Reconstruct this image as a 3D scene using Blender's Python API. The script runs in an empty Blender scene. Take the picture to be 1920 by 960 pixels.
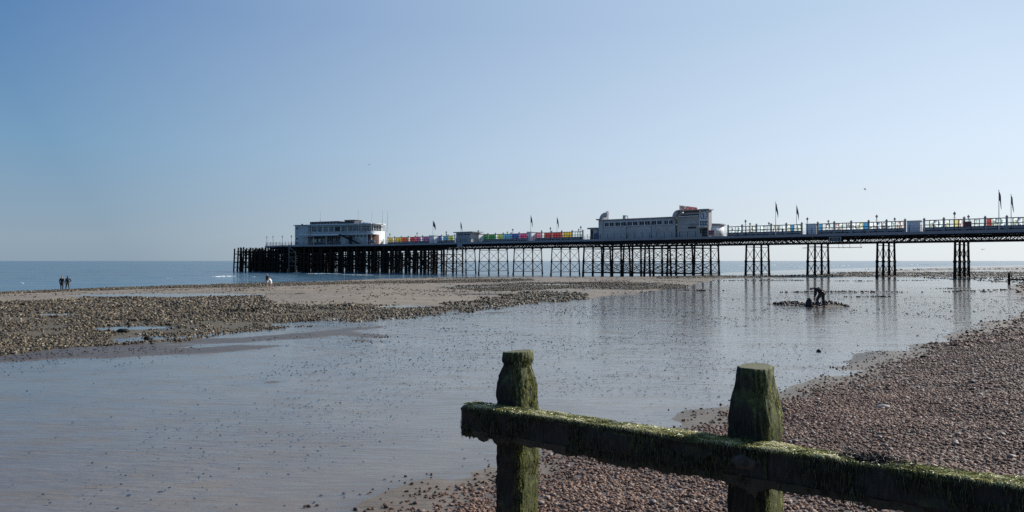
import bpy, math, random
import numpy as np
from mathutils import Vector, Matrix
random.seed(7)
R = math.radians
scene = bpy.context.scene
COL = scene.collection

# ------------------------------------------------------------------ camera, sky, sun, exposure
EYE = 3.1
FPX = 1387.0                      # focal length in photo pixels (photo 1920 wide)
cam_d = bpy.data.cameras.new('camera')
cam_d.sensor_width = 36.0
cam_d.lens = FPX / 1920 * 36.0
cam_d.clip_start = 0.05
cam_d.clip_end = 60000
cam = bpy.data.objects.new('camera', cam_d)
COL.objects.link(cam)
cam.location = (0, 0, EYE)
cam.rotation_euler = (R(90.37), 0, 0)
scene.camera = cam

SUN_AZ, SUN_EL = 61.0, 29.0       # azimuth to the right of the view (+Y), elevation
world = bpy.data.worlds.new('World')
scene.world = world
world.use_nodes = True
wn = world.node_tree
sky = wn.nodes.new('ShaderNodeTexSky')
sky.sky_type = 'NISHITA'
sky.sun_disc = False
sky.sun_elevation = R(SUN_EL)
sky.sun_rotation = R(SUN_AZ)
sky.altitude = 0
sky.air_density = 1.0
sky.dust_density = 0.6
sky.ozone_density = 2.5
bgn = wn.nodes['Background']
bgn.inputs['Strength'].default_value = 0.10
# the single-scatter sky model turns a hazy horizon yellow and the glow too hard; blend it with a plain
# graded sky: blue away from the sun, paler towards it and towards the horizon
def wnode(t, **kw):
    n = wn.nodes.new('ShaderNode'+t)
    for k, v in kw.items(): setattr(n, k, v)
    return n
tcn = wnode('TexCoord'); sep = wnode('SeparateXYZ')
wn.links.new(tcn.outputs['Generated'], sep.inputs[0])
def wramp(fac, stops):
    r = wnode('ValToRGB'); e = r.color_ramp.elements
    while len(e) < len(stops): e.new(.5)
    for q, (p, c) in zip(e, stops): q.position = p; q.color = (*c, 1)
    wn.links.new(fac, r.inputs[0]); return r.outputs[0]
away = wramp(sep.outputs[2], [(0, (.258, .347, .440)), (.03, (.265, .362, .458)), (.14, (.178, .334, .510)), (.30, (.074, .198, .437)), (1, (.050, .142, .360))])
near = wramp(sep.outputs[2], [(0, (.81, .875, .91)), (.03, (.81, .88, .93)), (.14, (.715, .835, .975)), (.30, (.535, .680, .858)), (1, (.25, .40, .66))])
SDV = Vector((math.sin(R(SUN_AZ))*math.cos(R(SUN_EL)), math.cos(R(SUN_AZ))*math.cos(R(SUN_EL)), math.sin(R(SUN_EL))))
dot = wnode('VectorMath', operation='DOT_PRODUCT'); dot.inputs[1].default_value = SDV
wn.links.new(tcn.outputs['Generated'], dot.inputs[0])
fmap = wnode('MapRange'); fmap.inputs['From Min'].default_value = .02; fmap.inputs['From Max'].default_value = .86
wn.links.new(dot.outputs['Value'], fmap.inputs['Value'])
grad = wnode('Mix', data_type='RGBA')
wn.links.new(fmap.outputs[0], grad.inputs[0]); wn.links.new(away, grad.inputs[6]); wn.links.new(near, grad.inputs[7])
up = wnode('VectorMath', operation='SCALE'); up.inputs['Scale'].default_value = .80/.10      # into the sky texture's units
wn.links.new(grad.outputs[2], up.inputs[0])
blend = wnode('Mix', data_type='RGBA'); blend.inputs[0].default_value = .94
wn.links.new(sky.outputs[0], blend.inputs[6]); wn.links.new(up.outputs[0], blend.inputs[7])
wn.links.new(blend.outputs[2], bgn.inputs[0])

sun_d = bpy.data.lights.new('sun', 'SUN')
sun_d.energy = 5.0
sun_d.angle = R(0.53)
sun_d.color = (1.0, 0.95, 0.87)
sun = bpy.data.objects.new('sun', sun_d)
COL.objects.link(sun)
sd = Vector((math.sin(R(SUN_AZ))*math.cos(R(SUN_EL)), math.cos(R(SUN_AZ))*math.cos(R(SUN_EL)), math.sin(R(SUN_EL))))
sun.rotation_euler = (-sd).to_track_quat('-Z', 'Y').to_euler()
sun.location = (60, 40, 60)

scene.view_settings.view_transform = 'Standard'
scene.view_settings.look = 'None'
scene.view_settings.exposure = 0.32
scene.view_settings.gamma = 1.0
scene.view_settings.use_curve_mapping = False
scene.render.engine = 'CYCLES'
scene.cycles.use_denoising = False
scene.cycles.max_bounces = 8
scene.cycles.transparent_max_bounces = 24
scene.cycles.caustics_reflective = False
scene.cycles.caustics_refractive = False

# ------------------------------------------------------------------ helpers
def link(o, parent=None):
    COL.objects.link(o)
    if parent is not None:
        o.parent = parent
    return o

def tag(o, label=None, cat=None, group=None, kind=None):
    if label: o['label'] = label
    if cat: o['category'] = cat
    if group: o['group'] = group
    if kind: o['kind'] = kind
    return o

def empty(name, loc=(0, 0, 0), rz=0.0, parent=None):
    o = bpy.data.objects.new(name, None)
    o.empty_display_size = 0.3
    o.location = loc
    o.rotation_euler = (0, 0, rz)
    return link(o, parent)

KIDS = {}
def copy_tree(o, parent=None):
    c = o.copy()
    COL.objects.link(c)
    c.parent = parent
    for ch in o.children:
        copy_tree(ch, c)
    return c

class MB:
    """collects simple solids into one mesh"""
    def __init__(self):
        self.v = []; self.f = []; self.m = []
    def add(self, vs, fs, mi=0):
        b = len(self.v)
        self.v += [tuple(p) for p in vs]
        self.f += [tuple(b + i for i in f) for f in fs]
        self.m += [mi] * len(fs)
        return self
    def box(self, x0, x1, y0, y1, z0, z1, mi=0):
        vs = [(x, y, z) for z in (z0, z1) for y in (y0, y1) for x in (x0, x1)]
        return self.add(vs, [(0, 2, 3, 1), (4, 5, 7, 6), (0, 1, 5, 4), (2, 6, 7, 3), (0, 4, 6, 2), (1, 3, 7, 5)], mi)
    def tube(self, p0, p1, r0, r1=None, n=8, mi=0, sq=False):
        r1 = r0 if r1 is None else r1
        p0, p1 = Vector(p0), Vector(p1)
        d = (p1 - p0).normalized()
        up = Vector((0, 0, 1)) if abs(d.z) < .95 else Vector((0, 1, 0))
        a = d.cross(up).normalized(); b = a.cross(d)
        if sq: n = 4
        off = math.pi / 4 if n == 4 else 0
        vs = []
        for p, r in ((p0, r0), (p1, r1)):
            for i in range(n):
                t = 2 * math.pi * i / n + off
                vs.append(p + a * (math.cos(t) * r) + b * (math.sin(t) * r))
        fs = [(i, (i + 1) % n, n + (i + 1) % n, n + i) for i in range(n)]
        fs += [tuple(range(n))[::-1], tuple(range(n, 2 * n))]
        return self.add(vs, fs, mi)
    def lathe(self, prof, n=12, c=(0, 0), mi=0):
        vs = []
        for r, z in prof:
            for i in range(n):
                t = 2 * math.pi * i / n
                vs.append((c[0] + r * math.cos(t), c[1] + r * math.sin(t), z))
        fs = []
        for k in range(len(prof) - 1):
            for i in range(n):
                j = (i + 1) % n
                fs.append((k*n + i, k*n + j, (k+1)*n + j, (k+1)*n + i))
        fs += [tuple(range(n))[::-1], tuple(range((len(prof)-1)*n, len(prof)*n))]
        return self.add(vs, fs, mi)
    def prism(self, poly, z0, z1, mi=0):
        a = sum(poly[i][0]*poly[(i+1) % len(poly)][1] - poly[(i+1) % len(poly)][0]*poly[i][1] for i in range(len(poly)))
        if a < 0: poly = poly[::-1]
        n = len(poly)
        vs = [(p[0], p[1], z0) for p in poly] + [(p[0], p[1], z1) for p in poly]
        fs = [(i, (i+1) % n, n + (i+1) % n, n + i) for i in range(n)] + [tuple(range(n))[::-1], tuple(range(n, 2*n))]
        return self.add(vs, fs, mi)
    def mesh(self, name, mats, smooth=False):
        me = bpy.data.meshes.new(name)
        me.from_pydata(self.v, [], self.f)
        for m in (mats if isinstance(mats, (list, tuple)) else [mats]):
            me.materials.append(m)
        if len(set(self.m)) > 1:
            me.polygons.foreach_set('material_index', self.m)
        if smooth:
            me.polygons.foreach_set('use_smooth', [True] * len(me.polygons))
        me.update()
        return me
    def build(self, name, mats, parent=None, smooth=False, kind=None, label=None):
        o = bpy.data.objects.new(name, self.mesh(name, mats, smooth))
        if kind: o['kind'] = kind
        if label: o['label'] = label
        return link(o, parent)

def inst(name, me, parent=None, loc=(0, 0, 0), rz=0.0, scale=None):
    o = bpy.data.objects.new(name, me)
    o.location = loc
    o.rotation_euler = (0, 0, rz)
    if scale: o.scale = scale
    return link(o, parent)

# ---- numpy value noise
_rng = np.random.RandomState(11)
_lat = _rng.rand(256, 256)
def vnoise(x, y, s, seed=0):
    x = np.asarray(x, float) / s + seed * 17.3
    y = np.asarray(y, float) / s + seed * 31.7
    xi = np.floor(x).astype(int); yi = np.floor(y).astype(int)
    fx = x - xi; fy = y - yi
    fx = fx*fx*(3-2*fx); fy = fy*fy*(3-2*fy)
    g = lambda a, b: _lat[a % 256, b % 256]
    return (g(xi, yi)*(1-fx)+g(xi+1, yi)*fx)*(1-fy) + (g(xi, yi+1)*(1-fx)+g(xi+1, yi+1)*fx)*fy
def fbm(x, y, s, seed=0, o=3):
    t = 0; a = 1; w = 0
    for k in range(o):
        t = t + a*vnoise(x, y, s, seed+k); w += a; a *= .5; s *= .5
    return t/w

# ------------------------------------------------------------------ materials
class NT:
    def __init__(self, name):
        self.mat = bpy.data.materials.new(name)
        self.mat.use_nodes = True
        self.t = self.mat.node_tree
        self.p = self.t.nodes['Principled BSDF']
        self.out = self.t.nodes['Material Output']
    def n(self, typ, **kw):
        nd = self.t.nodes.new('ShaderNode' + typ)
        for k, v in kw.items():
            if k.startswith('i_'):
                k = k[2:]
                nd.inputs[int(k) if k.isdigit() else k.replace('_', ' ')].default_value = v
            else:
                setattr(nd, k, v)
        return nd
    def l(self, a, b):
        self.t.links.new(a, b)
    def coord(self, world=False, stretch=(1, 1, 1)):
        if world:
            g = self.n('NewGeometry').outputs['Position']
        else:
            g = self.n('TexCoord').outputs['Object']
        mp = self.n('Mapping')
        mp.inputs['Scale'].default_value = stretch
        self.l(g, mp.inputs[0])
        return mp.outputs[0]
    def noise(self, co, scale, detail=4, rough=.6):
        nd = self.n('TexNoise')
        nd.inputs['Scale'].default_value = scale
        nd.inputs['Detail'].default_value = detail
        nd.inputs['Roughness'].default_value = rough
        self.l(co, nd.inputs['Vector'])
        return nd.outputs['Fac']
    def ramp(self, fac, stops):
        r = self.n('ValToRGB')
        e = r.color_ramp.elements
        while len(e) < len(stops): e.new(.5)
        for i, (p, c) in enumerate(stops):
            e[i].position = p
            e[i].color = (*c, 1) if len(c) == 3 else c
        self.l(fac, r.inputs[0])
        return r.outputs[0]
    def mix(self, fac, a, b):
        m = self.n('Mix', data_type='RGBA')
        for s, v in ((m.inputs[0], fac), (m.inputs[6], a), (m.inputs[7], b)):
            if hasattr(v, 'is_output'): self.l(v, s)
            elif isinstance(v, (int, float)): s.default_value = v
            else: s.default_value = (*v, 1)
        return m.outputs[2]
    def math(self, op, a, b=None, clamp=False):
        m = self.n('Math', operation=op, use_clamp=clamp)
        for s, v in ((m.inputs[0], a), (m.inputs[1], b)):
            if v is None: continue
            if hasattr(v, 'is_output'): self.l(v, s)
            else: s.default_value = v
        return m.outputs[0]
    def attr(self, name, typ='GEOMETRY'):
        a = self.n('Attribute', attribute_type=typ)
        a.attribute_name = name
        return a.outputs['Fac']
    def bump(self, h, strength=.5, dist=.02):
        b = self.n('Bump')
        b.inputs['Strength'].default_value = strength
        b.inputs['Distance'].default_value = dist
        self.l(h, b.inputs['Height'])
        return b.outputs[0]

def simple(name, col, rough=.6, var=.25, scale=3.0, bump=0.0, metal=0.0, spec=.5, stretch=(1, 1, 1), dirt=None):
    t = NT(name)
    co = t.coord(stretch=stretch)
    f = t.noise(co, scale, 5)
    a = tuple(c*(1-var) for c in col); b = tuple(min(1, c*(1+var)) for c in col)
    c = t.ramp(f, [(.3, a), (.7, b)])
    if dirt:
        f2 = t.noise(co, scale*.35, 6, .7)
        m = t.ramp(f2, [(.52, (0, 0, 0)), (.68, (1, 1, 1))])
        c = t.mix(m, c, dirt)
    t.l(c, t.p.inputs['Base Color'])
    t.p.inputs['Roughness'].default_value = rough
    t.p.inputs['Metallic'].default_value = metal
    t.p.inputs['Specular IOR Level'].default_value = spec
    if bump:
        t.l(t.bump(f, bump, .03), t.p.inputs['Normal'])
    return t.mat

M = {}
M['white'] = simple('white_render', (.48, .475, .465), .8, .10, .6, spec=.2, dirt=(.35, .34, .33))
M['cream'] = simple('cream_render', (.44, .42, .395), .8, .10, .6, spec=.2, dirt=(.34, .32, .29))
M['bow'] = simple('sunlit_white_render', (.74, .74, .73), .7, .05, .6, spec=.2)  # lighter copy of the wall render: sunlight on the rounded ends put into the colour
M['trim'] = simple('white_trim_paint', (.70, .71, .72), .6, .06, 2, spec=.2)
M['iron'] = simple('black_iron', (.012, .012, .013), .7, .4, 2, spec=.12, dirt=(.025, .017, .012))
M['lattice'] = simple('dark_girder_paint', (.015, .016, .019), .7, .4, 1.5, spec=.12, dirt=(.03, .022, .017))
M['timber'] = simple('dark_pile_timber', (.022, .017, .014), .85, .5, 1.2, spec=.12, dirt=(.055, .042, .030))
M['paletimber'] = simple('weathered_timber', (.20, .18, .14), .8, .3, 2)
M['deck'] = simple('deck_timber', (.16, .14, .12), .8, .3, 1)
M['fascia'] = simple('grey_fascia_paint', (.27, .27, .285), .6, .12, .8, dirt=(.22, .21, .20))
M['greypanel'] = simple('grey_panel_paint', (.30, .30, .31), .6, .10, .8)
M['roof'] = simple('dark_roof_felt', (.045, .048, .055), .8, .25, 1)
M['glass'] = simple('dark_window_glass', (.012, .015, .022), .25, .2, 2, spec=.25)
M['brick'] = simple('red_brown_paint', (.12, .045, .032), .7, .15, 2)
M['red'] = simple('red_sign_paint', (.28, .035, .05), .5, .15, 2)
M['darkred'] = simple('dark_red_sign_paint', (.09, .02, .025), .5, .15, 2)
M['signwhite'] = simple('sign_white', (.75, .75, .74), .5, .04, 2)
M['blue'] = simple('blue_door_paint', (.04, .05, .17), .5, .1, 2)
M['lampglass'] = simple('opal_lamp_glass', (.72, .72, .70), .3, .05, 2)
M['flag'] = simple('dark_flag_cloth', (.06, .05, .07), .8, .3, 4)
M['pole'] = simple('flagpole_paint', (.55, .55, .54), .5, .1, 2)

def panemat(name, col, tr=.75):
    t = NT(name)
    t.t.nodes.remove(t.p)
    tr_ = t.n('BsdfTransparent'); tr_.inputs[0].default_value = (*col, 1)
    di = t.n('BsdfTranslucent'); di.inputs[0].default_value = (*[min(1, c*.9) for c in col], 1)
    gl = t.n('BsdfGlossy'); gl.inputs['Roughness'].default_value = .1
    m1 = t.n('MixShader'); m1.inputs[0].default_value = 1-tr
    t.l(tr_.outputs[0], m1.inputs[1]); t.l(di.outputs[0], m1.inputs[2])
    m2 = t.n('MixShader'); m2.inputs[0].default_value = .05
    t.l(m1.outputs[0], m2.inputs[1]); t.l(gl.outputs[0], m2.inputs[2])
    t.l(m2.outputs[0], t.out.inputs[0])
    return t.mat
for nm, c in dict(yellow=(.56, .49, .18), orange=(.52, .24, .13), red=(.47, .14, .13), magenta=(.46, .19, .33), purple=(.34, .22, .40),
                  blue=(.14, .21, .42), cyan=(.20, .40, .54), green=(.14, .33, .18), lime=(.42, .50, .26), pink=(.58, .34, .43)).items():
    M['pane_'+nm] = panemat('tinted_pane_'+nm, c, .6)
M['pane_clear'] = panemat('clear_pane', (.88, .92, .92), .9)

# printed art panes: flat print, procedural blotches on a white translucent sheet
def artmat(name, cols, seed):
    t = NT(name)
    t.t.nodes.remove(t.p)
    co = t.coord(stretch=(1, 1, 1))
    ad = t.n('VectorMath', operation='ADD'); ad.inputs[1].default_value = (seed*3.1, seed*1.7, seed*.9)
    t.l(co, ad.inputs[0])
    f = t.noise(ad.outputs[0], 1.9, 2)
    st = [(0.0, (.86, .88, .88)), (.47, (.84, .87, .88))]
    for i, c in enumerate(cols):
        st.append((.53 + .07*i, c))
    st.append((.53+.07*len(cols), (.85, .87, .86)))
    c = t.ramp(f, st)
    tr_ = t.n('BsdfTransparent'); t.l(c, tr_.inputs[0])
    di = t.n('BsdfTranslucent'); t.l(c, di.inputs[0])
    m1 = t.n('MixShader'); m1.inputs[0].default_value = .3
    t.l(tr_.outputs[0], m1.inputs[1]); t.l(di.outputs[0], m1.inputs[2])
    t.l(m1.outputs[0], t.out.inputs[0])
    return t.mat
ART = [artmat('art_pane_print', c, i) for i, c in enumerate([
    [(.35, .45, .48), (.6, .66, .64)], [(.14, .14, .14), (.45, .45, .45)], [(.45, .30, .28), (.66, .60, .55)],
    [(.28, .46, .50), (.4, .58, .58)], [(.55, .52, .35), (.48, .52, .38)], [(.38, .44, .36), (.55, .56, .48)],
    [(.35, .35, .36), (.18, .18, .2)], [(.25, .28, .40), (.5, .56, .66)]])]
ARTB = panemat('blue_art_pane', (.18, .42, .60), .6)
ARTR = panemat('red_art_pane', (.50, .20, .20), .6)
ARTY = panemat('yellow_art_pane', (.72, .69, .42), .6)
ARTG = panemat('green_art_pane', (.25, .55, .35), .6)

# ------------------------------------------------------------------ terrain layout (plan view, metres)
SHORE = [(-60, -50), (-20, -9), (-6, 5), (-2, 9.1), (-.75, 10.3), (.43, 11.9), (3.2, 13.8), (6.55, 17.5), (13.4, 25.1),
         (25.7, 38.7), (36, 50), (47, 69), (61, 90), (75, 108), (110, 140), (160, 190), (400, 430), (9000, 9000)]
REEF = [(-300, -60), (-60, -8), (-40, 2), (-25, 15), (-16.6, 24), (-13.6, 28.5), (-9.2, 35.5), (-2, 47.2), (5.9, 58.1), (17, 76.8),
        (25, 98), (36, 126), (60, 141), (95, 142), (160, 190), (400, 425), (9000, 8990)]
COAST = [(-9000, -400), (-400, -60), (-120, 50), (-62.6, 90.5), (-57.4, 104.7), (-39.5, 137), (-18, 172), (18, 174), (43.8, 184), (61.6, 213),
         (109, 281), (154, 334), (370, 534), (9000, 9600)]
SEA_Z = -0.75

def sdist(x, y, line):
    """signed distance to a polyline, positive on its right-hand side"""
    best = np.full(np.shape(x), 1e18); sg = np.zeros(np.shape(x))
    for (ax, ay), (bx, by) in zip(line[:-1], line[1:]):
        dx, dy = bx-ax, by-ay
        L2 = dx*dx+dy*dy
        t = np.clip(((x-ax)*dx+(y-ay)*dy)/L2, 0, 1)
        qx, qy = x-(ax+t*dx), y-(ay+t*dy)
        d2 = qx*qx+qy*qy
        s = dx*qy-dy*qx            # >0: left
        m = d2 < best-1e-9
        best = np.where(m, d2, best); sg = np.where(m, -np.sign(s), sg)
    return np.sqrt(best)*sg

POOLS = []    # (x, y, half length, half width, angle)
RIDGES = []   # (x, y, half length, half width, angle, height)
def ell(x, y, e):
    c, s = math.cos(e[4]), math.sin(e[4])
    u = ((x-e[0])*c+(y-e[1])*s)/e[2]; v = (-(x-e[0])*s+(y-e[1])*c)/e[3]
    return u*u+v*v

def fields(x, y):
    x = np.asarray(x, float); y = np.asarray(y, float)
    wob = (fbm(x, y, 5.0, 3)-.5)*3.2*np.clip(np.hypot(x, y)/35, .12, 1)
    d1 = sdist(x, y, SHORE) + (fbm(x, y, 1.6, 5)-.5)*1.1*np.clip(np.hypot(x, y)/14, .5, 1)
    d2 = -sdist(x, y, REEF) + wob
    dc = sdist(x, y, COAST) + (fbm(x, y, 9.0, 8)-.5)*5
    return d1, d2, dc

def height(x, y, F=None):
    x = np.asarray(x, float); y = np.asarray(y, float)
    d1, d2, dc = F if F is not None else fields(x, y)
    q1 = (x+y)*.7071; q2 = (y-x)*.7071
    shoal = np.clip(fbm(q1/3.2, q2, 3.2, 13, 3)-.50, 0, 1)*.36*np.clip((np.hypot(x, y)-9)/14, 0, 1)*np.exp(-np.clip(-d2-1, 0, None)/7.0)
    n1 = fbm(x, y, 3.0, 1); n2 = fbm(x, y, .8, 2); n3 = fbm(x, y, 14.0, 4)
    far = np.clip(np.hypot(x, y)/30, 0, 1)
    n5 = fbm(x+y*.4, y, 1.7, 17, 3); patch = np.clip(fbm(x, y, 8.0, 18, 2)*3-1.1, 0, 1)*np.clip((np.hypot(x, y)-6)/10, .25, 1)
    z = -.040 + (n1-.5)*.05 + (n3-.5)*.05*far + shoal*np.where(d1 < 0, 1, 0) + (n5-.52)*.13*patch
    sh = np.clip(d1, 0, None)
    zs = .085*sh + .0125*sh**2
    zs = 2.55*(1-np.exp(-zs/2.55))*np.clip(1.08, 0, 2)
    z = z + zs*np.where(d1 > 0, 1, 0) + np.where(d1 > 0, (n2-.5)*.05*np.clip(sh, 0, 1), 0)
    z = z + .055*np.clip((d1+1.7)/1.6, 0, 1)**1.3*np.clip(.35+1.3*fbm(x, y, 1.4, 15), 0, 1.2)
    rf = np.clip(d2, 0, None)
    zr = .16*(1-np.exp(-rf/3.0))*np.where((x > 42) & (y > 150), .25, 1) + (n2-.5)*.07*np.clip(rf/2, 0, 1) + (n3-.5)*.12*np.clip(rf/4, 0, 1)
    z = z + np.where(d2 > 0, zr, 0)
    seaz = np.where(dc > 0, SEA_Z-.03 + .024*dc, SEA_Z-.03 + .03*np.clip(dc, -120, 0))
    z = np.where(d1 > 3, z, np.minimum(z, seaz))
    for e in POOLS:      # each pool lies in a level hollow
        w = np.clip((2.3-ell(x, y, e))/.8, 0, 1); w = w*w*(3-2*w)
        z = z*(1-w) + (e[5]-.06)*w
    for e in RIDGES:
        q = ell(x, y, e)
        z = z + e[5]*np.exp(-q*1.1)
    return z

def ray(px, py, z):
    Y = (EYE-z)*FPX/max(py-489, .3)
    return (px-960)/FPX*Y, Y
def G(px, py):
    """the ground point seen at a photo pixel, solved against the terrain"""
    z = 0.0
    for _ in range(14):
        x, y = ray(px, py, z)
        z = .5*z + .5*float(height(x, y))
    return x, y
for px, py, L, W, a in [(320, 552.8, 8.0, 3.6, .0), (215, 556, 3.2, 2.2, .1), (520, 549.5, 5.0, 1.5, 0), (455, 584, 1.2, 1.0, .1), (750, 574, 1.9, 1.5, .1),
                        (585, 606, 1.4, 1.2, .25), (245, 614, 1.5, 1.1, .1), (215, 578, 1.4, .9, 0), (910, 551, 2.4, 1.5, .1), (870, 538, 3.4, 1.9, .1),
                        (110, 588, 1.2, .8, 0), (1020, 546, 2.5, 1.6, .1), (250, 602, 1.1, .5, 0), (1060, 533, 6, 1.6, 0), (1150, 534.5, 5, 1.4, 0), (540, 590, .9, .6, .2)]:
    x, y = G(px, py)
    POOLS.append((x, y, L, W, a, float(height(x, y))-.02))
_pool_z = []
RD = []
for px, py, L, W, a, h in [(1482, 571, 1.2, .7, 0, .20), (1530, 573.5, 1.5, .8, 0, .20), (1562, 574, .9, .6, 0, .19),
                           (1600, 548, 5.0, .45, .02, .10), (1520, 548, 3.0, .25, 0, .06), (1632, 556.5, 2.0, .30, 0, .08),
                           (1815, 547, 2.6, .5, .06, .11), (1870, 544, 2.4, .3, .06, .07), (1600, 527, 4.5, .5, 0, .09), (1700, 526, 4, .4, 0, .06),
                           (1310, 545, 2.0, .3, 0, .06), (1440, 526, 9, .6, .1, .12), (1790, 541, 2, .25, 0, .06)]:
    x, y = ray(px, py, 0.0)
    RD.append((x, y, L, W, a, h))
RIDGES += RD

# ---- polar ground grid round the viewpoint: cheap, and even in the view
ang = np.concatenate([np.arange(-180, -60, 4.0), np.arange(-60, -40, 1.0), np.arange(-40, 40, .2), np.arange(40, 60, 1.0), np.arange(60, 180, 4.0)])
ang = np.radians(ang)
rad = 1.2*1.021**np.arange(0, 480)
rad = rad[rad < 26000]
NA, NR = len(ang), len(rad)
gx = np.outer(rad, np.sin(ang)); gy = np.outer(rad, np.cos(ang))
FX = fields(gx, gy)
gz = height(gx, gy, FX)
gz = np.where(rad[:, None] > 9000, np.minimum(gz, -2.5), gz)
def grid_mesh(name, zz, keep, mats, attrs=None):
    idx = np.arange(NR*NA).reshape(NR, NA)
    a = idx[:-1, :]; b = np.roll(idx, -1, 1)[:-1, :]; c = np.roll(idx, -1, 1)[1:, :]; d = idx[1:, :]
    F = np.stack([a, b, c, d], -1).reshape(-1, 4)
    F = F[:, ::1]
    if keep is not None:
        F = F[keep.reshape(-1)]
    used = np.unique(F)
    remap = np.full(NR*NA, -1); remap[used] = np.arange(len(used))
    F = remap[F]
    V = np.stack([gx.ravel()[used], gy.ravel()[used], np.broadcast_to(zz, gx.shape).ravel()[used]], -1)
    me = bpy.data.meshes.new(name)
    me.vertices.add(len(V)); me.vertices.foreach_set('co', V.ravel())
    me.loops.add(len(F)*4); me.loops.foreach_set('vertex_index', F.ravel().astype(np.int32))
    me.polygons.add(len(F)); me.polygons.foreach_set('loop_start', np.arange(0, len(F)*4, 4, dtype=np.int32))
    me.update(calc_edges=True)
    me.polygons.foreach_set('use_smooth', np.ones(len(F), bool))
    for k, arr in (attrs or {}).items():
        at = me.attributes.new(k, 'FLOAT', 'POINT')
        at.data.foreach_set('value', arr.ravel()[used].astype(np.float32))
    for m in mats: me.materials.append(m)
    me.validate()
    return me, F
def facemax(a):
    b = np.roll(a, -1, 1)
    return np.maximum(np.maximum(a[:-1], a[1:]), np.maximum(b[:-1], b[1:]))
def facemin(a):
    return -facemax(-a)

# ---- ground material: sand, shingle and reef bed by where they lie
g = NT('beach_ground')
co = g.coord(True)
shg = g.attr('shingle'); rfg = g.attr('reef'); wet = g.attr('wet')
nA = g.noise(co, .35, 6); nB = g.noise(co, 5, 5); nC = g.noise(co, 28, 4); nD = g.noise(co, 90, 3)
mpv = g.n('Mapping'); mpv.inputs['Scale'].default_value = (.25, 1, 1); mpv.inputs['Rotation'].default_value = (0, 0, -.35); g.l(g.n('NewGeometry').outputs['Position'], mpv.inputs[0])
nS = g.noise(mpv.outputs[0], .6, 6, .65)
sand = g.ramp(nS, [(.32, (.165, .135, .10)), (.5, (.225, .185, .14)), (.7, (.28, .235, .18))])
sand = g.mix(g.math('MULTIPLY', nB, .35), sand, (.20, .165, .13))
wsand = g.ramp(nA, [(.3, (.170, .128, .084)), (.7, (.240, .187, .126))])
wsand = g.mix(g.math('MULTIPLY', g.attr('silt'), .80), wsand, (.060, .047, .038))      # dark silt where the bars just break the surface
base = g.mix(wet, sand, wsand)
shc = g.ramp(nD, [(.25, (.035, .026, .022)), (.5, (.10, .078, .066)), (.75, (.20, .165, .145))])
base = g.mix(shg, base, shc)
rfc = g.ramp(nC, [(.3, (.055, .044, .029)), (.55, (.11, .09, .060)), (.75, (.19, .155, .11))])
base = g.mix(rfg, base, rfc)
g.l(base, g.p.inputs['Base Color'])
ro = g.math('SUBTRACT', .9, g.math('MULTIPLY', wet, .50))
g.l(ro, g.p.inputs['Roughness'])
g.p.inputs['Specular IOR Level'].default_value = .3
hh = g.math('ADD', g.math('MULTIPLY', nB, .6), g.math('MULTIPLY', nC, .5))
# ripple marks left in the sand by the tide
mpr = g.n('Mapping'); mpr.inputs['Scale'].default_value = (.8, 3.2, 1); mpr.inputs['Rotation'].default_value = (0, 0, .42); g.l(g.n('NewGeometry').outputs['Position'], mpr.inputs[0])
rpl = g.noise(mpr.outputs[0], 2.4, 3, .55)
rpl = g.math('MULTIPLY', rpl, g.math('MULTIPLY', g.ramp(g.noise(co, .22, 3), [(.35, (.25, .25, .25)), (.6, (1, 1, 1))]), 1.0))
b1 = g.n('Bump'); b1.inputs['Strength'].default_value = .8; b1.inputs['Distance'].default_value = .075; g.l(rpl, b1.inputs['Height'])
b2 = g.n('Bump'); b2.inputs['Strength'].default_value = .35; b2.inputs['Distance'].default_value = .03; g.l(hh, b2.inputs['Height']); g.l(b1.outputs[0], b2.inputs['Normal'])
g.l(b2.outputs[0], g.p.inputs['Normal'])

d1, d2, dc = FX
A_sh = np.clip(d1/1.0, 0, 1)*np.clip(fbm(gx, gy, .5, 9)*2.4-.2+np.clip(d1, 0, 3)*.6, 0, 1)
A_rf = np.zeros_like(gx)          # filled below from the rock beds
A_wet = np.clip(1-np.clip(np.maximum(d1*.8, 0), 0, 1), 0, 1)*np.where(d2 > 0, np.clip(1.0-d2/5, .12, 1), 1)
A_wet = np.maximum(A_wet, np.clip(1-(dc-2)/7, 0, 1)*.9)
# the spit stays damp towards the pier, and in patches everywhere
A_wet = np.maximum(A_wet, np.where(d2 > 0, np.clip((gx+14)/12, 0, 1)*np.clip((gy-55)/15, 0, 1)*.8, 0))
A_wet = np.maximum(A_wet, np.where(d2 > 0, np.clip(fbm(gx*.5, gy*1.2, 6.0, 95, 3)*3.4-1.5, 0, .85), 0))

def pip(x, y, poly):
    r = np.zeros(np.shape(x), bool)
    for (ax, ay), (bx, by) in zip(poly, poly[1:]+poly[:1]):
        c = (ay > y) != (by > y)
        r ^= c & (x < (bx-ax)*(y-ay)/(by-ay+1e-12)+ax)
    return r
def plan(pts):
    return [G(*p) for p in pts]
BED_MAIN = plan([(-500, 562), (-200, 562), (0, 566), (120, 561), (210, 557), (330, 560), (480, 556), (530, 572), (700, 571), (830, 573), (880, 563), (960, 551), (1060, 547), (1108, 555),
                 (1100, 563), (960, 577), (800, 595), (600, 612), (400, 632), (300, 643), (100, 652), (0, 668), (-300, 700)])
BED_SPIT = plan([(820, 541), (860, 535), (1000, 530), (1180, 529), (1290, 535), (1300, 541), (1180, 544), (1060, 541), (960, 546), (900, 545)])
BED_EDGE = plan([(-120, 551), (0, 546.5), (120, 542), (200, 538.5), (330, 535.5), (480, 531), (600, 529), (800, 526), (1000, 523),
                 (1000, 526.5), (800, 530.5), (600, 534), (480, 538), (330, 540), (200, 544.5), (120, 546.5), (0, 552), (-120, 557)])
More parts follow.
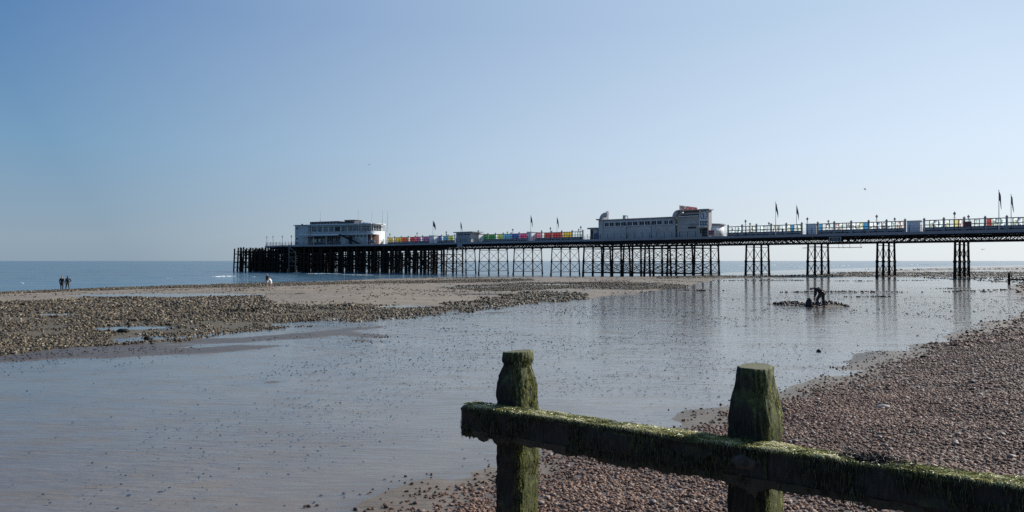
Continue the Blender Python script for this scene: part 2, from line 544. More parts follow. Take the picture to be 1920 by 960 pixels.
BED_FAR = plan([(1360, 514), (1500, 511.5), (1700, 511), (1920, 509.5), (2100, 509), (2100, 517.5), (1700, 519.5), (1520, 520), (1400, 521.5), (1330, 522), (1230, 522), (1230, 517)])
BED_FAR2 = plan([(1430, 509), (1700, 505.2), (2000, 502.8), (2000, 504.2), (1700, 506.9)])
BEDS = [BED_MAIN, BED_SPIT, BED_EDGE, BED_FAR, BED_FAR2]
jx = (fbm(gx, gy, 2.5, 21)-.5)*2.2; jy = (fbm(gx, gy, 2.5, 22)-.5)*2.2
for B in BEDS[:3]:
    A_rf = np.maximum(A_rf, pip(gx+jx, gy+jy, B)*1.0)
for B in BEDS[3:]:
    A_rf = np.maximum(A_rf, pip(gx, gy, B)*.9)
for e in POOLS:
    A_rf = np.minimum(A_rf, np.clip(ell(gx, gy, e)*.8, 0, 1))
for e in RIDGES:
    A_rf = np.maximum(A_rf, np.clip(1.8-ell(gx, gy, e), 0, 1))

A_silt = np.clip((gz+.012)/.02, 0, 1)*np.where((d1 < .4) & (dc > 8), 1, 0)*np.clip(1-(d2-.5)/1.5, 0, 1)*np.clip((-d1+.4)/1.2, .45, 1)
me, _ = grid_mesh('beach', gz, None, [g.mat], dict(shingle=A_sh, reef=A_rf, wet=A_wet, silt=A_silt))
beach = link(bpy.data.objects.new('beach', me))
tag(beach, 'brown sandy foreshore and shingle bank at low tide', None, kind='structure')

# ---- water: fresnel mirror over what lies beneath
def watermat(name, deep, bumps, rough, clear, expo=5.0):
    t = NT(name)
    t.t.nodes.remove(t.p)
    h = None
    for sx, sy, rot, sc, w in bumps:
        geo = t.n('NewGeometry').outputs['Position']
        mp = t.n('Mapping'); mp.inputs['Scale'].default_value = (sx, sy, 1); mp.inputs['Rotation'].default_value = (0, 0, rot)
        t.l(geo, mp.inputs[0])
        f = t.math('MULTIPLY', t.noise(mp.outputs[0], sc, 2, .5), w)
        h = f if h is None else t.math('ADD', h, f)
    b = t.n('Bump'); b.inputs['Strength'].default_value = 1.0; b.inputs['Distance'].default_value = 1.0
    t.l(h, b.inputs['Height'])
    # Schlick's reflectance off the rippled surface, the same from above and below so that sunlight gets through the film
    dt = t.n('VectorMath', operation='DOT_PRODUCT'); t.l(b.outputs[0], dt.inputs[0]); t.l(t.n('NewGeometry').outputs['Incoming'], dt.inputs[1])
    cs = t.math('SUBTRACT', 1.0, t.math('ABSOLUTE', dt.outputs['Value']), True)
    fr = t.n('Math', operation='ADD'); t.l(t.math('MULTIPLY', t.math('POWER', cs, expo), .97), fr.inputs[0]); fr.inputs[1].default_value = .03
    if clear and expo < 5:      # the film thins and breaks over the sand in long streaks
        mpc = t.n('Mapping'); mpc.inputs['Scale'].default_value = (.45, 1.7, 1); mpc.inputs['Rotation'].default_value = (0, 0, .5)
        t.l(t.n('NewGeometry').outputs['Position'], mpc.inputs[0])
        cv = t.ramp(t.noise(mpc.outputs[0], 1.3, 6, .68), [(.32, (.40, .40, .40)), (.52, (1, 1, 1))])
        cv2 = t.ramp(t.noise(mpc.outputs[0], .16, 3, .5), [(.35, (.55, .55, .55)), (.6, (1, 1, 1))])
        f2 = t.n('Math', operation='MULTIPLY'); t.l(fr.outputs[0], f2.inputs[0]); t.l(t.math('MAXIMUM', cv, cv2), f2.inputs[1]); fr = f2
    gl = t.n('BsdfGlossy'); gl.inputs['Roughness'].default_value = rough
    t.l(b.outputs[0], gl.inputs['Normal'])
    if clear:
        lo = t.n('BsdfTransparent'); lo.inputs[0].default_value = (*deep, 1)
    else:
        lo = t.n('BsdfDiffuse'); 
        geo = t.coord(True, (.02, .05, 1))
        t.l(t.ramp(t.noise(geo, 1.0, 5), [(.3, tuple(c*.8 for c in deep)), (.7, tuple(c*1.2 for c in deep))]), lo.inputs[0])
    m = t.n('MixShader')
    t.l(fr.outputs[0], m.inputs[0]); t.l(lo.outputs[0], m.inputs[1]); t.l(gl.outputs[0], m.inputs[2])
    t.l(m.outputs[0], t.out.inputs[0])
    return t.mat
M['film'] = watermat('shallow_water', (.96, .95, .93), [(1, 2.0, .4, .33, .020), (1, 2.4, .5, .9, .007), (.7, 3.2, .5, 2.3, .0085)], .11, True, 4.0)
M['pool'] = watermat('pool_water', (.92, .92, .90), [(1, 1.6, .3, 4.0, .0015)], .03, True, 4.1)
M['sea'] = watermat('sea_water', (.050, .135, .200), [(1, 3.5, .25, .035, 1.5), (1, 3.0, .25, .12, .50), (1, 3.0, .15, .45, .12), (1, 2.0, .3, 1.8, .03)], .10, False)

keep = (facemin(gz) < .012) & ((facemax(d2) < 14) | ((gx[:-1] > 42) & (gy[:-1] > 150))) & (facemax(d1) < 2.5) & (facemin(dc) > 6) & (facemax(np.broadcast_to(rad[:, None], gx.shape)) < 900)
me, _ = grid_mesh('shallow_water', np.zeros_like(gx)+0.002, keep, [M['film']])
tag(link(bpy.data.objects.new('shallow_water', me)), 'thin film of rippled water over the sand flats', kind='structure')
keep = (facemin(gz) < SEA_Z+.04) & (facemin(dc) < 3)
me, _ = grid_mesh('sea', np.zeros_like(gx)+SEA_Z, keep, [M['sea']])
tag(link(bpy.data.objects.new('sea', me)), 'calm blue sea out to the horizon', kind='structure')

for i, e in enumerate(POOLS):
    zc = e[5] - .005
    n = 40; vs = []
    for k in range(n):
        t = 2*math.pi*k/n
        w = 1.0 + .20*math.sin(3*t+i) * math.sin(5*t+2*i)
        u, v = math.cos(t)*e[2]*w*.98, math.sin(t)*e[3]*w*.98
        c, s = math.cos(e[4]), math.sin(e[4])
        vs.append((e[0]+u*c-v*s, e[1]+u*s+v*c, zc))
    m = bpy.data.meshes.new('tide_pool'); m.from_pydata(vs, [], [tuple(range(n))]); m.materials.append(M['pool'])
    tag(link(bpy.data.objects.new('tide_pool', m)), kind='structure')

# ------------------------------------------------------------------ scattered stones (geometry nodes on a cloud of points)
def stonemat(name, stops, rough, wetspec=.4, nscale=14.0):
    t = NT(name)
    a = t.n('Attribute', attribute_type='INSTANCER'); a.attribute_name = 'tint'
    c = t.ramp(a.outputs['Fac'], stops)
    f = t.noise(t.coord(), nscale/8, 4)
    c = t.mix(t.math('MULTIPLY', f, .45), c, (.05, .042, .036))
    t.l(c, t.p.inputs['Base Color'])
    t.p.inputs['Roughness'].default_value = rough
    t.p.inputs['Specular IOR Level'].default_value = wetspec*.7
    t.l(t.bump(f, .3, .2), t.p.inputs['Normal'])
    return t.mat
PEB = [(0, (.040, .021, .014)), (.2, (.15, .078, .050)), (.45, (.285, .158, .104)), (.7, (.42, .265, .180)), (.9, (.48, .345, .245)), (1.0, (.62, .52, .40))]
RCK = [(0, (.020, .015, .009)), (.3, (.052, .038, .021)), (.6, (.155, .118, .070)), (.85, (.30, .235, .150)), (1.0, (.50, .43, .32))]
M['pebble'] = stonemat('shingle_pebble', PEB, .6, .2)
M['rock'] = stonemat('reef_rock', RCK, .6)
M['cast'] = stonemat('worm_cast_sand', [(0, (.018, .015, .012)), (1, (.060, .048, .038))], .6, .2)
M['weed'] = stonemat('dark_wet_rock', [(0, (.012, .011, .010)), (1, (.05, .045, .038))], .5)

def scatter(name, P, S, Rz, T, mat_, sub, label, noise=.35):
    me = bpy.data.meshes.new(name)
    n = len(P)
    me.vertices.add(n); me.vertices.foreach_set('co', np.asarray(P, np.float32).ravel())
    for k, arr, ty, ff in (('scl', S, 'FLOAT_VECTOR', 'vector'), ('rot', Rz, 'FLOAT_VECTOR', 'vector'), ('tint', T, 'FLOAT', 'value')):
        at = me.attributes.new(k, ty, 'POINT'); at.data.foreach_set(ff, np.asarray(arr, np.float32).ravel())
    me.materials.append(mat_)
    ng = bpy.data.node_groups.new(name+'_nodes', 'GeometryNodeTree')
    ng.interface.new_socket('Geometry', in_out='INPUT', socket_type='NodeSocketGeometry')
    ng.interface.new_socket('Geometry', in_out='OUTPUT', socket_type='NodeSocketGeometry')
    N = ng.nodes; L = ng.links
    gi = N.new('NodeGroupInput'); go = N.new('NodeGroupOutput')
    m2p = N.new('GeometryNodeMeshToPoints')
    ico = N.new('GeometryNodeMeshIcoSphere'); ico.inputs['Radius'].default_value = 1; ico.inputs['Subdivisions'].default_value = sub
    sp = N.new('GeometryNodeSetPosition')
    nz = N.new('ShaderNodeTexNoise'); nz.inputs['Scale'].default_value = .9
    sb = N.new('ShaderNodeVectorMath'); sb.operation = 'SUBTRACT'; sb.inputs[1].default_value = (.5, .5, .5)
    sc = N.new('ShaderNodeVectorMath'); sc.operation = 'SCALE'; sc.inputs['Scale'].default_value = noise*4
    L.new(nz.outputs['Color'], sb.inputs[0]); L.new(sb.outputs[0], sc.inputs[0]); L.new(sc.outputs[0], sp.inputs['Offset'])
    L.new(ico.outputs['Mesh'], sp.inputs['Geometry'])
    ss = N.new('GeometryNodeSetShadeSmooth'); L.new(sp.outputs[0], ss.inputs[0]); ss.inputs['Shade Smooth'].default_value = sub > 1
    sm = N.new('GeometryNodeSetMaterial'); sm.inputs['Material'].default_value = mat_; L.new(ss.outputs[0], sm.inputs[0])
    iop = N.new('GeometryNodeInstanceOnPoints')
    def na(nm):
        a = N.new('GeometryNodeInputNamedAttribute'); a.data_type = 'FLOAT_VECTOR'; a.inputs['Name'].default_value = nm; return a.outputs['Attribute']
    e2r = N.new('FunctionNodeEulerToRotation'); L.new(na('rot'), e2r.inputs[0])
    L.new(gi.outputs[0], m2p.inputs[0]); L.new(m2p.outputs[0], iop.inputs['Points'])
    L.new(sm.outputs[0], iop.inputs['Instance']); L.new(e2r.outputs[0], iop.inputs['Rotation']); L.new(na('scl'), iop.inputs['Scale'])
    L.new(iop.outputs[0], go.inputs[0])
    o = link(bpy.data.objects.new(name, me))
    md = o.modifiers.new('scatter', 'NODES'); md.node_group = ng
    tag(o, label, kind='stuff')
    return o

rs = np.random.RandomState(5)
def rot3(n, tilt=.5):
    return np.stack([rs.normal(0, tilt, n), rs.normal(0, tilt, n), rs.rand(n)*6.28], -1)

# shingle bank
def shingle_pts(n, x0, x1, y0, y1, f):
    x = rs.uniform(x0, x1, n); y = rs.uniform(y0, y1, n)
    d, dd2, _ = fields(x, y)
    p = f(x, y, d)
    k = rs.rand(n) < p
    return x[k], y[k]
def edge(d, lo=.1, hi=1.6):
    return np.clip((d-lo)/hi, 0, 1)
xs, ys, sz = [], [], []
for n, x0, x1, y0, y1, s0, s1, lim in [(100000, -5, 9, 3.0, 16, .014, .031, 1), (75000, 2, 26, 12, 30, .020, .038, 1), (38000, 10, 62, 25, 62, .05, .085, 1), (15000, 40, 110, 60, 120, .09, .15, 1)]:
    x, y = shingle_pts(n, x0, x1, y0, y1, lambda x, y, d: np.maximum(edge(d, -.05 if y0 < 30 else 0), .10*np.clip((d+1.3)/1.3, 0, 1)*np.clip(fbm(x, y, .5, 33)*4-1.8, 0, 1))*(.35+.65*np.clip(fbm(x, y, .7, 31)*2.2-.2+d*.35, 0, 1))*(d < 13)*(np.abs(x) < .95*y+4))
    xs.append(x); ys.append(y)
    sz.append(s0+(s1-s0)*rs.rand(len(x))**1.7)
x = np.concatenate(xs); y = np.concatenate(ys); s = np.concatenate(sz)
n = len(x)
fl = rs.uniform(.45, .8, n)
S = np.stack([s*rs.uniform(.85, 1.35, n), s*rs.uniform(.7, 1.05, n), s*fl], -1)
T = np.clip(rs.beta(2.0, 2.3, n)*.92+(fbm(x, y, 2.2, 41)-.5)*.25, 0, 1); T = np.where(rs.rand(n) < .015, rs.uniform(.9, 1, n), T)
T = T*np.clip(.45+.55*fields(x, y)[0]/1.5, .35, 1)      # stones at the water's edge are wet and dark
scatter('shingle', np.stack([x, y, height(x, y)+s*fl*rs.uniform(.0, .7, n)], -1), S, rot3(n, .35), T, M['pebble'], 2, 'brown and grey shingle heaped up the beach behind the groyne')

# reef rocks
def bed_pts(B, dens, pools=True):
    bx = [p[0] for p in B]; by = [p[1] for p in B]
    A = (max(bx)-min(bx)+3)*(max(by)-min(by)+3)
    n = int(A*dens)
    x = rs.uniform(min(bx)-1.5, max(bx)+1.5, n); y = rs.uniform(min(by)-1.5, max(by)+1.5, n)
    k = pip(x+(fbm(x, y, 2.5, 21)-.5)*2.2, y+(fbm(x, y, 2.5, 22)-.5)*2.2, B) & (np.abs(x) < .95*y+6)
    for e in POOLS:
        k &= (ell(x, y, e) > rs.uniform(.7, 1.3, n))
    k &= rs.rand(n) < np.clip((fbm(x, y, 1.8, 51, 4)-.33)*4.2, .05, 1)
    if B is BED_MAIN: k &= rs.rand(n) < np.clip((36/np.maximum(y, 1))**1.5, .2, 1)
    return x[k], y[k]
xs, ys, sz = [], [], []
for B, dens, s0, s1 in [(BED_MAIN, 165, .016, .085), (BED_SPIT, 24, .04, .11), (BED_EDGE, 18, .045, .13), (BED_FAR, 2.2, .08, .17), (BED_FAR2, .12, .15, .35)]:
    x, y = bed_pts(B, dens)
    xs.append(x); ys.append(y); sz.append((s0+(s1-s0)*rs.rand(len(x))**2.6)*(np.clip(y/36, .8, 1.9) if B is BED_MAIN else 1))
x = np.concatenate(xs); y = np.concatenate(ys); s = np.concatenate(sz); n = len(x)
fl = rs.uniform(.55, 1.0, n)
S = np.stack([s*rs.uniform(.8, 1.35, n), s*rs.uniform(.7, 1.1, n), s*fl], -1)
T = np.clip(rs.beta(2, 2.4, n)+(fbm(x, y, 3, 42)-.5)*.3, 0, 1)
scatter('reef_rocks', np.stack([x, y, height(x, y)+s*fl*rs.uniform(-.1, .5, n)], -1), S, rot3(n, .5), T, M['rock'], 2, 'olive brown weedy rocks of the low tide reef', .5)

# dark rock ridges standing out of the flats
xs, ys, sz = [], [], []
for e in RIDGES:
    n = int(e[2]*e[3]*(110 if e[2] <= 1.5 else 30))+20
    u = rs.normal(0, .55, n)*e[2]; v = rs.normal(0, .5, n)*e[3]
    c, s_ = math.cos(e[4]), math.sin(e[4])
    xs.append(e[0]+u*c-v*s_); ys.append(e[1]+u*s_+v*c)
    sz.append(rs.uniform(.04, .12, n)*(1 if e[1] < 56 else .8))
x = np.concatenate(xs); y = np.concatenate(ys); s = np.concatenate(sz); n = len(x)
S = np.stack([s*1.2, s, s*.7], -1)
scatter('rock_ridges', np.stack([x, y, height(x, y)+s*.25], -1), S, rot3(n, .5), rs.rand(n), M['weed'], 2, 'low dark ridges of rock showing above the wet flats', .5)

# worm casts on the flats
n = 520000
r_ = 7+rs.rand(n)**1.0*66; a_ = rs.uniform(-.85, .75, n)
x = r_*np.sin(a_); y = r_*np.cos(a_)
dd1, dd2, ddc = fields(x, y)
cl = fbm(x, y, 3.5, 61, 4)
near = np.clip((r_-9)/14, .03, 1)
p = np.clip((cl-.42)*5, .05, 1)*near*(dd1 < .3)*(dd2 < .5)*(.36)*np.clip(14/r_, .12, 1)
k = rs.rand(n) < p
x, y, r_ = x[k], y[k], r_[k]; n = len(x)
s = np.clip(.0065+.00046*r_, .009, .030)*(.4+1.2*rs.rand(n)**2.2)
S = np.stack([s*1.25, s, s*.62], -1)
scatter('worm_casts', np.stack([x, y, np.maximum(height(x, y), -.012)+s*.12], -1), S, rot3(n, .3), rs.rand(n), M['cast'], 2, 'worm casts dotting the wet sand flats', .6)
print('stones', n)

# stray stones and dark shells over the bare sand spit
xs = rs.uniform(-70, 30, 60000); ys = rs.uniform(50, 175, 60000)
a1, a2, ac = fields(xs, ys)
k = (a2 > 1) & (ac > 3) & (a1 < 0) & (rs.rand(60000) < np.clip((fbm(xs, ys, 4.0, 91, 4)-.48)*2.6, .02, 1)) & (np.abs(xs) < .9*ys)
for e in POOLS: k &= ell(xs, ys, e) > 1.1
x, y = xs[k], ys[k]; n = len(x)
s = rs.uniform(.03, .085, n)
scatter('sand_stones', np.stack([x, y, height(x, y)+s*.15], -1), np.stack([s*1.3, s, s*.6], -1), rot3(n, .4), rs.beta(2, 3, n), M['rock'], 2, 'stray stones and shells on the bare sand spit', .5)

# little breakers near the sea edge: low ridges of white water
t = NT('sea_foam'); co = t.coord()
t.l(t.ramp(t.noise(co, 1.2, 5), [(.35, (.55, .62, .66)), (.6, (.86, .88, .88))]), t.p.inputs['Base Color']); t.p.inputs['Roughness'].default_value = .8
M['foam'] = t.mat
fv, ff = [], []
rf_ = random.Random(4)
for px0, px1, py, hgt in [(a_, b_, c_, d_*.55) for a_, b_, c_, d_ in [(398, 442, 518.5, .30), (470, 480, 518.8, .2), (312, 322, 522.5, .25), (36, 44, 531, .25), (548, 572, 510.8, .25), (575, 640, 513.5, .14), (590, 615, 509.9, .2),
                          (640, 700, 515.2, .10), (1385, 1480, 497.5, .35), (1560, 1600, 498.2, .3), (1700, 1760, 496.8, .35), (840, 905, 515.5, .08), (1470, 1510, 501.5, .25)]]:
    m = max(6, int((px1-px0)/2.5)); base = len(fv)
    for i in range(m+1):
        u = i/m; px = px0+(px1-px0)*u
        x, y = ray(px, py+rf_.uniform(-.12, .12)+.5*math.sin(u*3+px0), SEA_Z)
        h = hgt*math.sin(math.pi*u)**.6*rf_.uniform(.35, 1) + .01
        for dy, z in ((-.4, -.02), (-.12, h), (.12, h*.9), (.6, -.02)):
            fv.append((x, y+dy*(.5+h*2), SEA_Z+z))
    for i in range(m):
        for j in range(3):
            a = base+i*4+j; ff.append((a, a+4, a+5, a+1))
mf = bpy.data.meshes.new('surf'); mf.from_pydata(fv, [], ff); mf.materials.append(M['foam']); mf.update()
mf.polygons.foreach_set('use_smooth', [True]*len(ff))
tag(link(bpy.data.objects.new('surf', mf)), 'little white breakers close to the sea edge', kind='stuff')

# ------------------------------------------------------------------ the pier
# pier frame: x runs along the pier out to sea (s), y towards the viewer's side (-n), origin where the near deck edge leaves the view
PO = Vector((85.7, 123.8, 0)); PD = Vector((-.7484, .6632, 0)); PN = Vector((.6632, .7484, 0))
PRZ = math.atan2(PD.y, PD.x)
DECK = 8.4
def W(s, n, z=0.0):
    return PO + PD*s + PN*n + Vector((0, 0, z))
def P(s, n, z):
    return (s, -n, z)
pier = tag(empty('pier', PO, PRZ), 'long iron pier on latticed legs running out from the beach over the sea', 'pier')

HEADW = 24.0
flare = [(-45, 0), (166, 0), (202.5, -11.1), (221.6, -11.2), (221.6, HEADW), (175, HEADW), (160, 13), (-45, 13)]
b = MB(); b.prism([(s, -n) for s, n in flare], DECK-.28, DECK); b.build('deck', M['deck'], pier)
b = MB()
def strip(mb, a, c, z0, z1, t, out=.05):
    a, c = Vector((*a, 0)), Vector((*c, 0)); d = (c-a).normalized(); nn = Vector((d.y, -d.x, 0))
    p = [a+nn*out-d*.0, c+nn*out, c+nn*(out-t), a+nn*(out-t)]
    mb.prism([(q.x, q.y) for q in p], z0, z1)
el = [(s, -n) for s, n in [(-45, 0), (166, 0), (202.5, -11.1), (221.6, -11.2)]]
for a, c in zip(el[:-1], el[1:]):
    strip(b, c, a, DECK-.50, DECK+.03, .10, .06)
b.build('deck_edge', M['fascia'], pier)
b = MB()
for a, c in zip(el[:-1], el[1:]):
    strip(b, c, a, DECK-.78, DECK-.502, .25, -.05)
b.build('edge_beam', M['lattice'], pier)
# lattice girders under the promenade
def girder(n, s0, s1):
    mb = MB(); zt, zb = DECK-.78, DECK-1.72
    mb.box(s0, s1, -n-.09, -n+.09, zt-.12, zt); mb.box(s0, s1, -n-.11, -n+.11, zb-.10, zb+.06)
    k = int((s1-s0)/1.25); st = (s1-s0)/k
    for i in range(k):
        a = s0+i*st
        mb.tube((a, -n, zb), (a+st, -n, zt), .060, n=4); mb.tube((a+st, -n-.02, zb), (a, -n-.02, zt), .060, n=4)
        if i % 2 == 0: mb.box(a-.06, a+.06, -n-.05, -n+.05, zb, zt)
    return mb
for n in (.45, 4.5, 8.6, 12.55):
    girder(n, -45, 150).build('lattice_girder', M['lattice'], pier)
b = MB()
for i in range(44):
    s = -44+i*4.4
    b.box(s-.12, s+.12, -12.7, -.3, DECK-.72, DECK-.29)
b.build('cross_girder', M['lattice'], pier, kind='stuff')

# iron trestles
LEGN = [.75, 4.6, 8.4, 12.25]; SPLAY = [-.55, -.15, .15, .55]
ZB, ZM, ZT = -1.6, 2.95, 6.66
def leg_mesh(i):
    mb = MB(); s = SPLAY[i]
    f = lambda z: s*(1-(z-ZB)/(ZT-ZB))
    pt = lambda z: (0, -f(z), z)
    mb.tube(pt(ZB), pt(ZM), .27, .24, 10)
    mb.tube(pt(ZM-.2), pt(ZM+.22), .30, .30, 10)
    mb.tube(pt(ZM), pt(ZT), .22, .20, 10)
    mb.tube(pt(ZT-.28), pt(ZT), .21, .29, 10)
    mb.tube(pt(ZB), pt(ZB+2.05), .30, .285, 10)
    return mb.mesh('column', M['iron'])
LEG = [leg_mesh(i) for i in range(4)]
def slim_leg(i):
    mb = MB(); s = SPLAY[i]; f = lambda z: s*(1-(z-ZB)/(ZT-ZB)); pt = lambda z: (0, -f(z), z)
    mb.tube(pt(ZB), pt(ZM), .19, .17, 10); mb.tube(pt(ZM-.2), pt(ZM+.22), .25, .25, 10); mb.tube(pt(ZM), pt(ZT), .15, .14, 10)
    mb.tube(pt(ZT-.28), pt(ZT), .17, .25, 10); mb.tube(pt(ZB), pt(ZB+1.5), .24, .23, 10)
    return mb.mesh('column', M['iron'])
SLIM = [slim_leg(i) for i in range(4)]
def legy(i, z): return -(LEGN[i]+SPLAY[i]*(1-(z-ZB)/(ZT-ZB)))
def xmesh(i, z0, z1, r):
    mb = MB()
    mb.tube((0, legy(i, z0), z0), (0, legy(i+1, z1), z1), r, n=5); mb.tube((.06, legy(i+1, z0), z0), (.06, legy(i, z1), z1), r, n=5)
    c = (legy(i, (z0+z1)/2)+legy(i+1, (z0+z1)/2))/2
    mb.tube((-.04, c, (z0+z1)/2), (.1, c, (z0+z1)/2), r*2.6, n=8)
    return mb.mesh('cross_brace', M['iron'])
XU = [xmesh(i, ZM+.15, ZT-.75, .050) for i in range(3)]
XL = [xmesh(i, .25, ZM-.15, .062) for i in range(3)]
def trestle_mesh():
    mb = MB()
    for z, h in ((ZT-.62, .09), (ZM, .12), (.18, .11)):
        mb.tube((0, legy(0, z), z), (0, legy(3, z), z), h, n=4)
    mb.box(-.16, .16, -12.8, -.2, DECK-1.78, DECK-1.70)
    for i in range(3):      # curved brackets under the girder
        y0, y1 = -LEGN[i], -LEGN[i+1]
        for (a, sg) in ((y0, -1), (y1, 1)):
            pts = [(0, a+sg*1.15*(1-math.cos(t)), ZT-1.0+1.0*math.sin(t)) for t in np.linspace(0, math.pi/2, 6)]
            for p, q in zip(pts[:-1], pts[1:]): mb.tube(p, q, .075, n=4)
    for (a, sg) in ((-LEGN[0], 1), (-LEGN[3], -1)):
        pts = [(0, a+sg*.75*(1-math.cos(t)), ZT-1.0+1.0*math.sin(t)) for t in np.linspace(0, math.pi/2, 6)]
        for p, q in zip(pts[:-1], pts[1:]): mb.tube(p, q, .06, n=4)
    return mb.mesh('trestle', M['iron'])
TM = trestle_mesh()
TS = [-15.6, -2.7, 10.2, 23.0, 35.9, 48.8, 60.8, 67.5, 73.5, 79.4, 85.2, 91.1, 101.3, 114.3, 127.3, 140.6]
for s in TS:
    t = inst('trestle', TM, pier, (s, 0, 0))
    for i in range(4):
        inst('column', SLIM[i] if s > 95 else LEG[i], t, (0, -LEGN[i], 0))
    for i in range(3):
        inst('cross_brace', XU[i], t); inst('cross_brace', XL[i], t)
# lengthwise ties and rods between the close-set trestles below the arcade
b = MB()
pv = [s for s in TS if 60 < s < 92]
for n in (.75, 4.6, 12.25):
    for z, h in ((ZT-.62, .13), (ZM, .13), (.15, .13)):
        b.tube((pv[0], -n, z), (pv[-1], -n, z), h, n=4)
b.build('longitudinal_tie', M['iron'], pier)
for n in (.75, 4.6, 8.4, 12.25):
    for a, c in zip(pv[:-1], pv[1:]):
        b = MB()
        for z0, z1, r in ((ZM+.15, ZT-.75, .04), (.25, ZM-.15, .062)):
            b.tube((a, -n, z0), (c, -n, z1), r, n=5); b.tube((c, -n-.08, z0), (a, -n-.08, z1), r, n=5)
        b.build('cross_brace', M['iron'], pier)
b = MB(); b.box(60.3, 91.6, -12.9, -.25, DECK-1.15, DECK-.79); b.build('under_deck_beam', M['lattice'], pier)

# ---- pier head on timber piles
def edge_n(s):
    if s <= 166: return 0.0
    if s <= 202.5: return -11.1*(s-166)/36.5
    return -11.2
b = MB()
for s, n0, n1 in [(150+3.6*i, edge_n(150+3.6*i)+.3, 13 if 150+3.6*i < 162 else HEADW-.5) for i in range(20)]:
    b.box(s-.22, s+.22, -n1, -n0, DECK-1.25, DECK-.30)
b.build('head_cross_beam', M['timber'], pier, kind='stuff')
b = MB()
rr = random.Random(3)
for n in (-7, -2, 3, 8, 13, 18, 23):
    for s in (0,):
        s0 = 150 if 0 < n < 13 else (166+(-n)/11.1*36.5+.6 if n <= 0 else 172)
        if s0 < 221: b.box(s0, 221.4, -n-.2, -n+.2, DECK-1.60, DECK-1.26)
b.build('head_long_beam', M['timber'], pier)

PILE = MB().tube((0, 0, -2.6), (0, 0, 7.0), .34, .30, 8).mesh('pile', M['timber'])
PILE2 = MB().tube((0, 0, -2.6), (0, 0, 7.0), .26, .24, 8).mesh('pile', M['iron'])
rows = [146.2 + 4.25*i for i in range(18)]
ipile = 0
for k, s in enumerate(rows):
    n0 = edge_n(s)+.45
    n1 = 12.6 if s < 164 else HEADW-.6
    cnt = max(4, int(round((n1-n0)/4.3))+1)
    ns = [n0+(n1-n0)*i/(cnt-1) for i in range(cnt)]
    mb = MB()
    for z, h in ((6.62, .17), (5.0, .13), (2.4, .16)):
        mb.tube((0, -n0+.2, z), (0, -n1-.2, z), h, n=4)
    row = mb.build('pile_row', M['timber'], pier); row.location = (s, 0, 0)
    for i, n in enumerate(ns):
        inst('pile', PILE if i == 0 or k % 3 else PILE2, row, (rr.uniform(-.12, .12), -n, 0))
    for i in range(cnt-1):
        mb = MB()
        a, c = ns[i], ns[i+1]
        if (i+k) % 2: a, c = c, a
        mb.tube((.15, -a, .2), (.15, -c, 2.3), .12, n=4); mb.tube((-.15, -c, 2.5), (-.15, -a, 4.9), .12, n=4)
        if (i + k) % 3 == 0: mb.tube((-.2, -a, 2.5), (-.2, -c, 4.9), .10, n=4)
        mb.build('diagonal_brace', M['timber'], row)
# near-side wales and fender piles along the head and landing stage
def face_pts():
    return [(143.5, -.55), (166, -.55), (202.5, -11.65), (222, -11.75), (238, -13.9)]
fp = face_pts()
for z, h in ((5.55, .22), (4.1, .13), (2.5, .21), (.75, .15)):
    b = MB()
    for a, c in zip(fp[:-1], fp[1:]):
        if a[0] > 220 and z > 5: 
            z_ = z
        b.tube((a[0], -a[1], z), (c[0], -c[1], z), h, n=4)
    b.build('wale', M['timber'], pier)
def along(pts, step):
    out = []; carry = 0
    for a, c in zip(pts[:-1], pts[1:]):
        d = math.hypot(c[0]-a[0], c[1]-a[1]); t = carry
        while t < d:
            out.append((a[0]+(c[0]-a[0])*t/d, a[1]+(c[1]-a[1])*t/d)); t += step
        carry = t-d
    return out
for i, (s, n) in enumerate(along(fp, 1.75)):
    jut = rr.uniform(-.25, .25); up = 7.9 if s > 204 else 7.15
    if s < 204 and i % 2: up = 5.6
    lean = .30 if s > 204 else .12
    mb = MB(); mb.tube((0, lean+.12, -2.6), (jut*.3, -.05, up+rr.uniform(-.35, .2)), .36 if i % 2 == 0 else .27, .28, 8)
    o = mb.build('fender_pile', M['timber'], pier); o.location = (s+jut, -n, 0)
fl = along(fp, 3.5)
for i, (a, c) in enumerate(zip(fl[:-1], fl[1:])):
    mb = MB()
    lo, hi = (a, c) if i % 2 else (c, a)
    mb.tube((lo[0], -lo[1]-.3, .1), (hi[0], -hi[1]-.3, 2.4), .12, n=4)
    mb.tube((hi[0], -hi[1]-.3, 2.6), (lo[0], -lo[1]-.3, 5.4), .12, n=4)
    if i % 3 != 1: mb.tube((lo[0], -lo[1]-.45, 2.6), (hi[0], -hi[1]-.45, 5.4), .11, n=4)
    if i % 2: mb.tube((hi[0], -hi[1]-.45, .1), (lo[0], -lo[1]-.45, 2.4), .10, n=4)
    mb.build('diagonal_brace', M['timber'], pier)
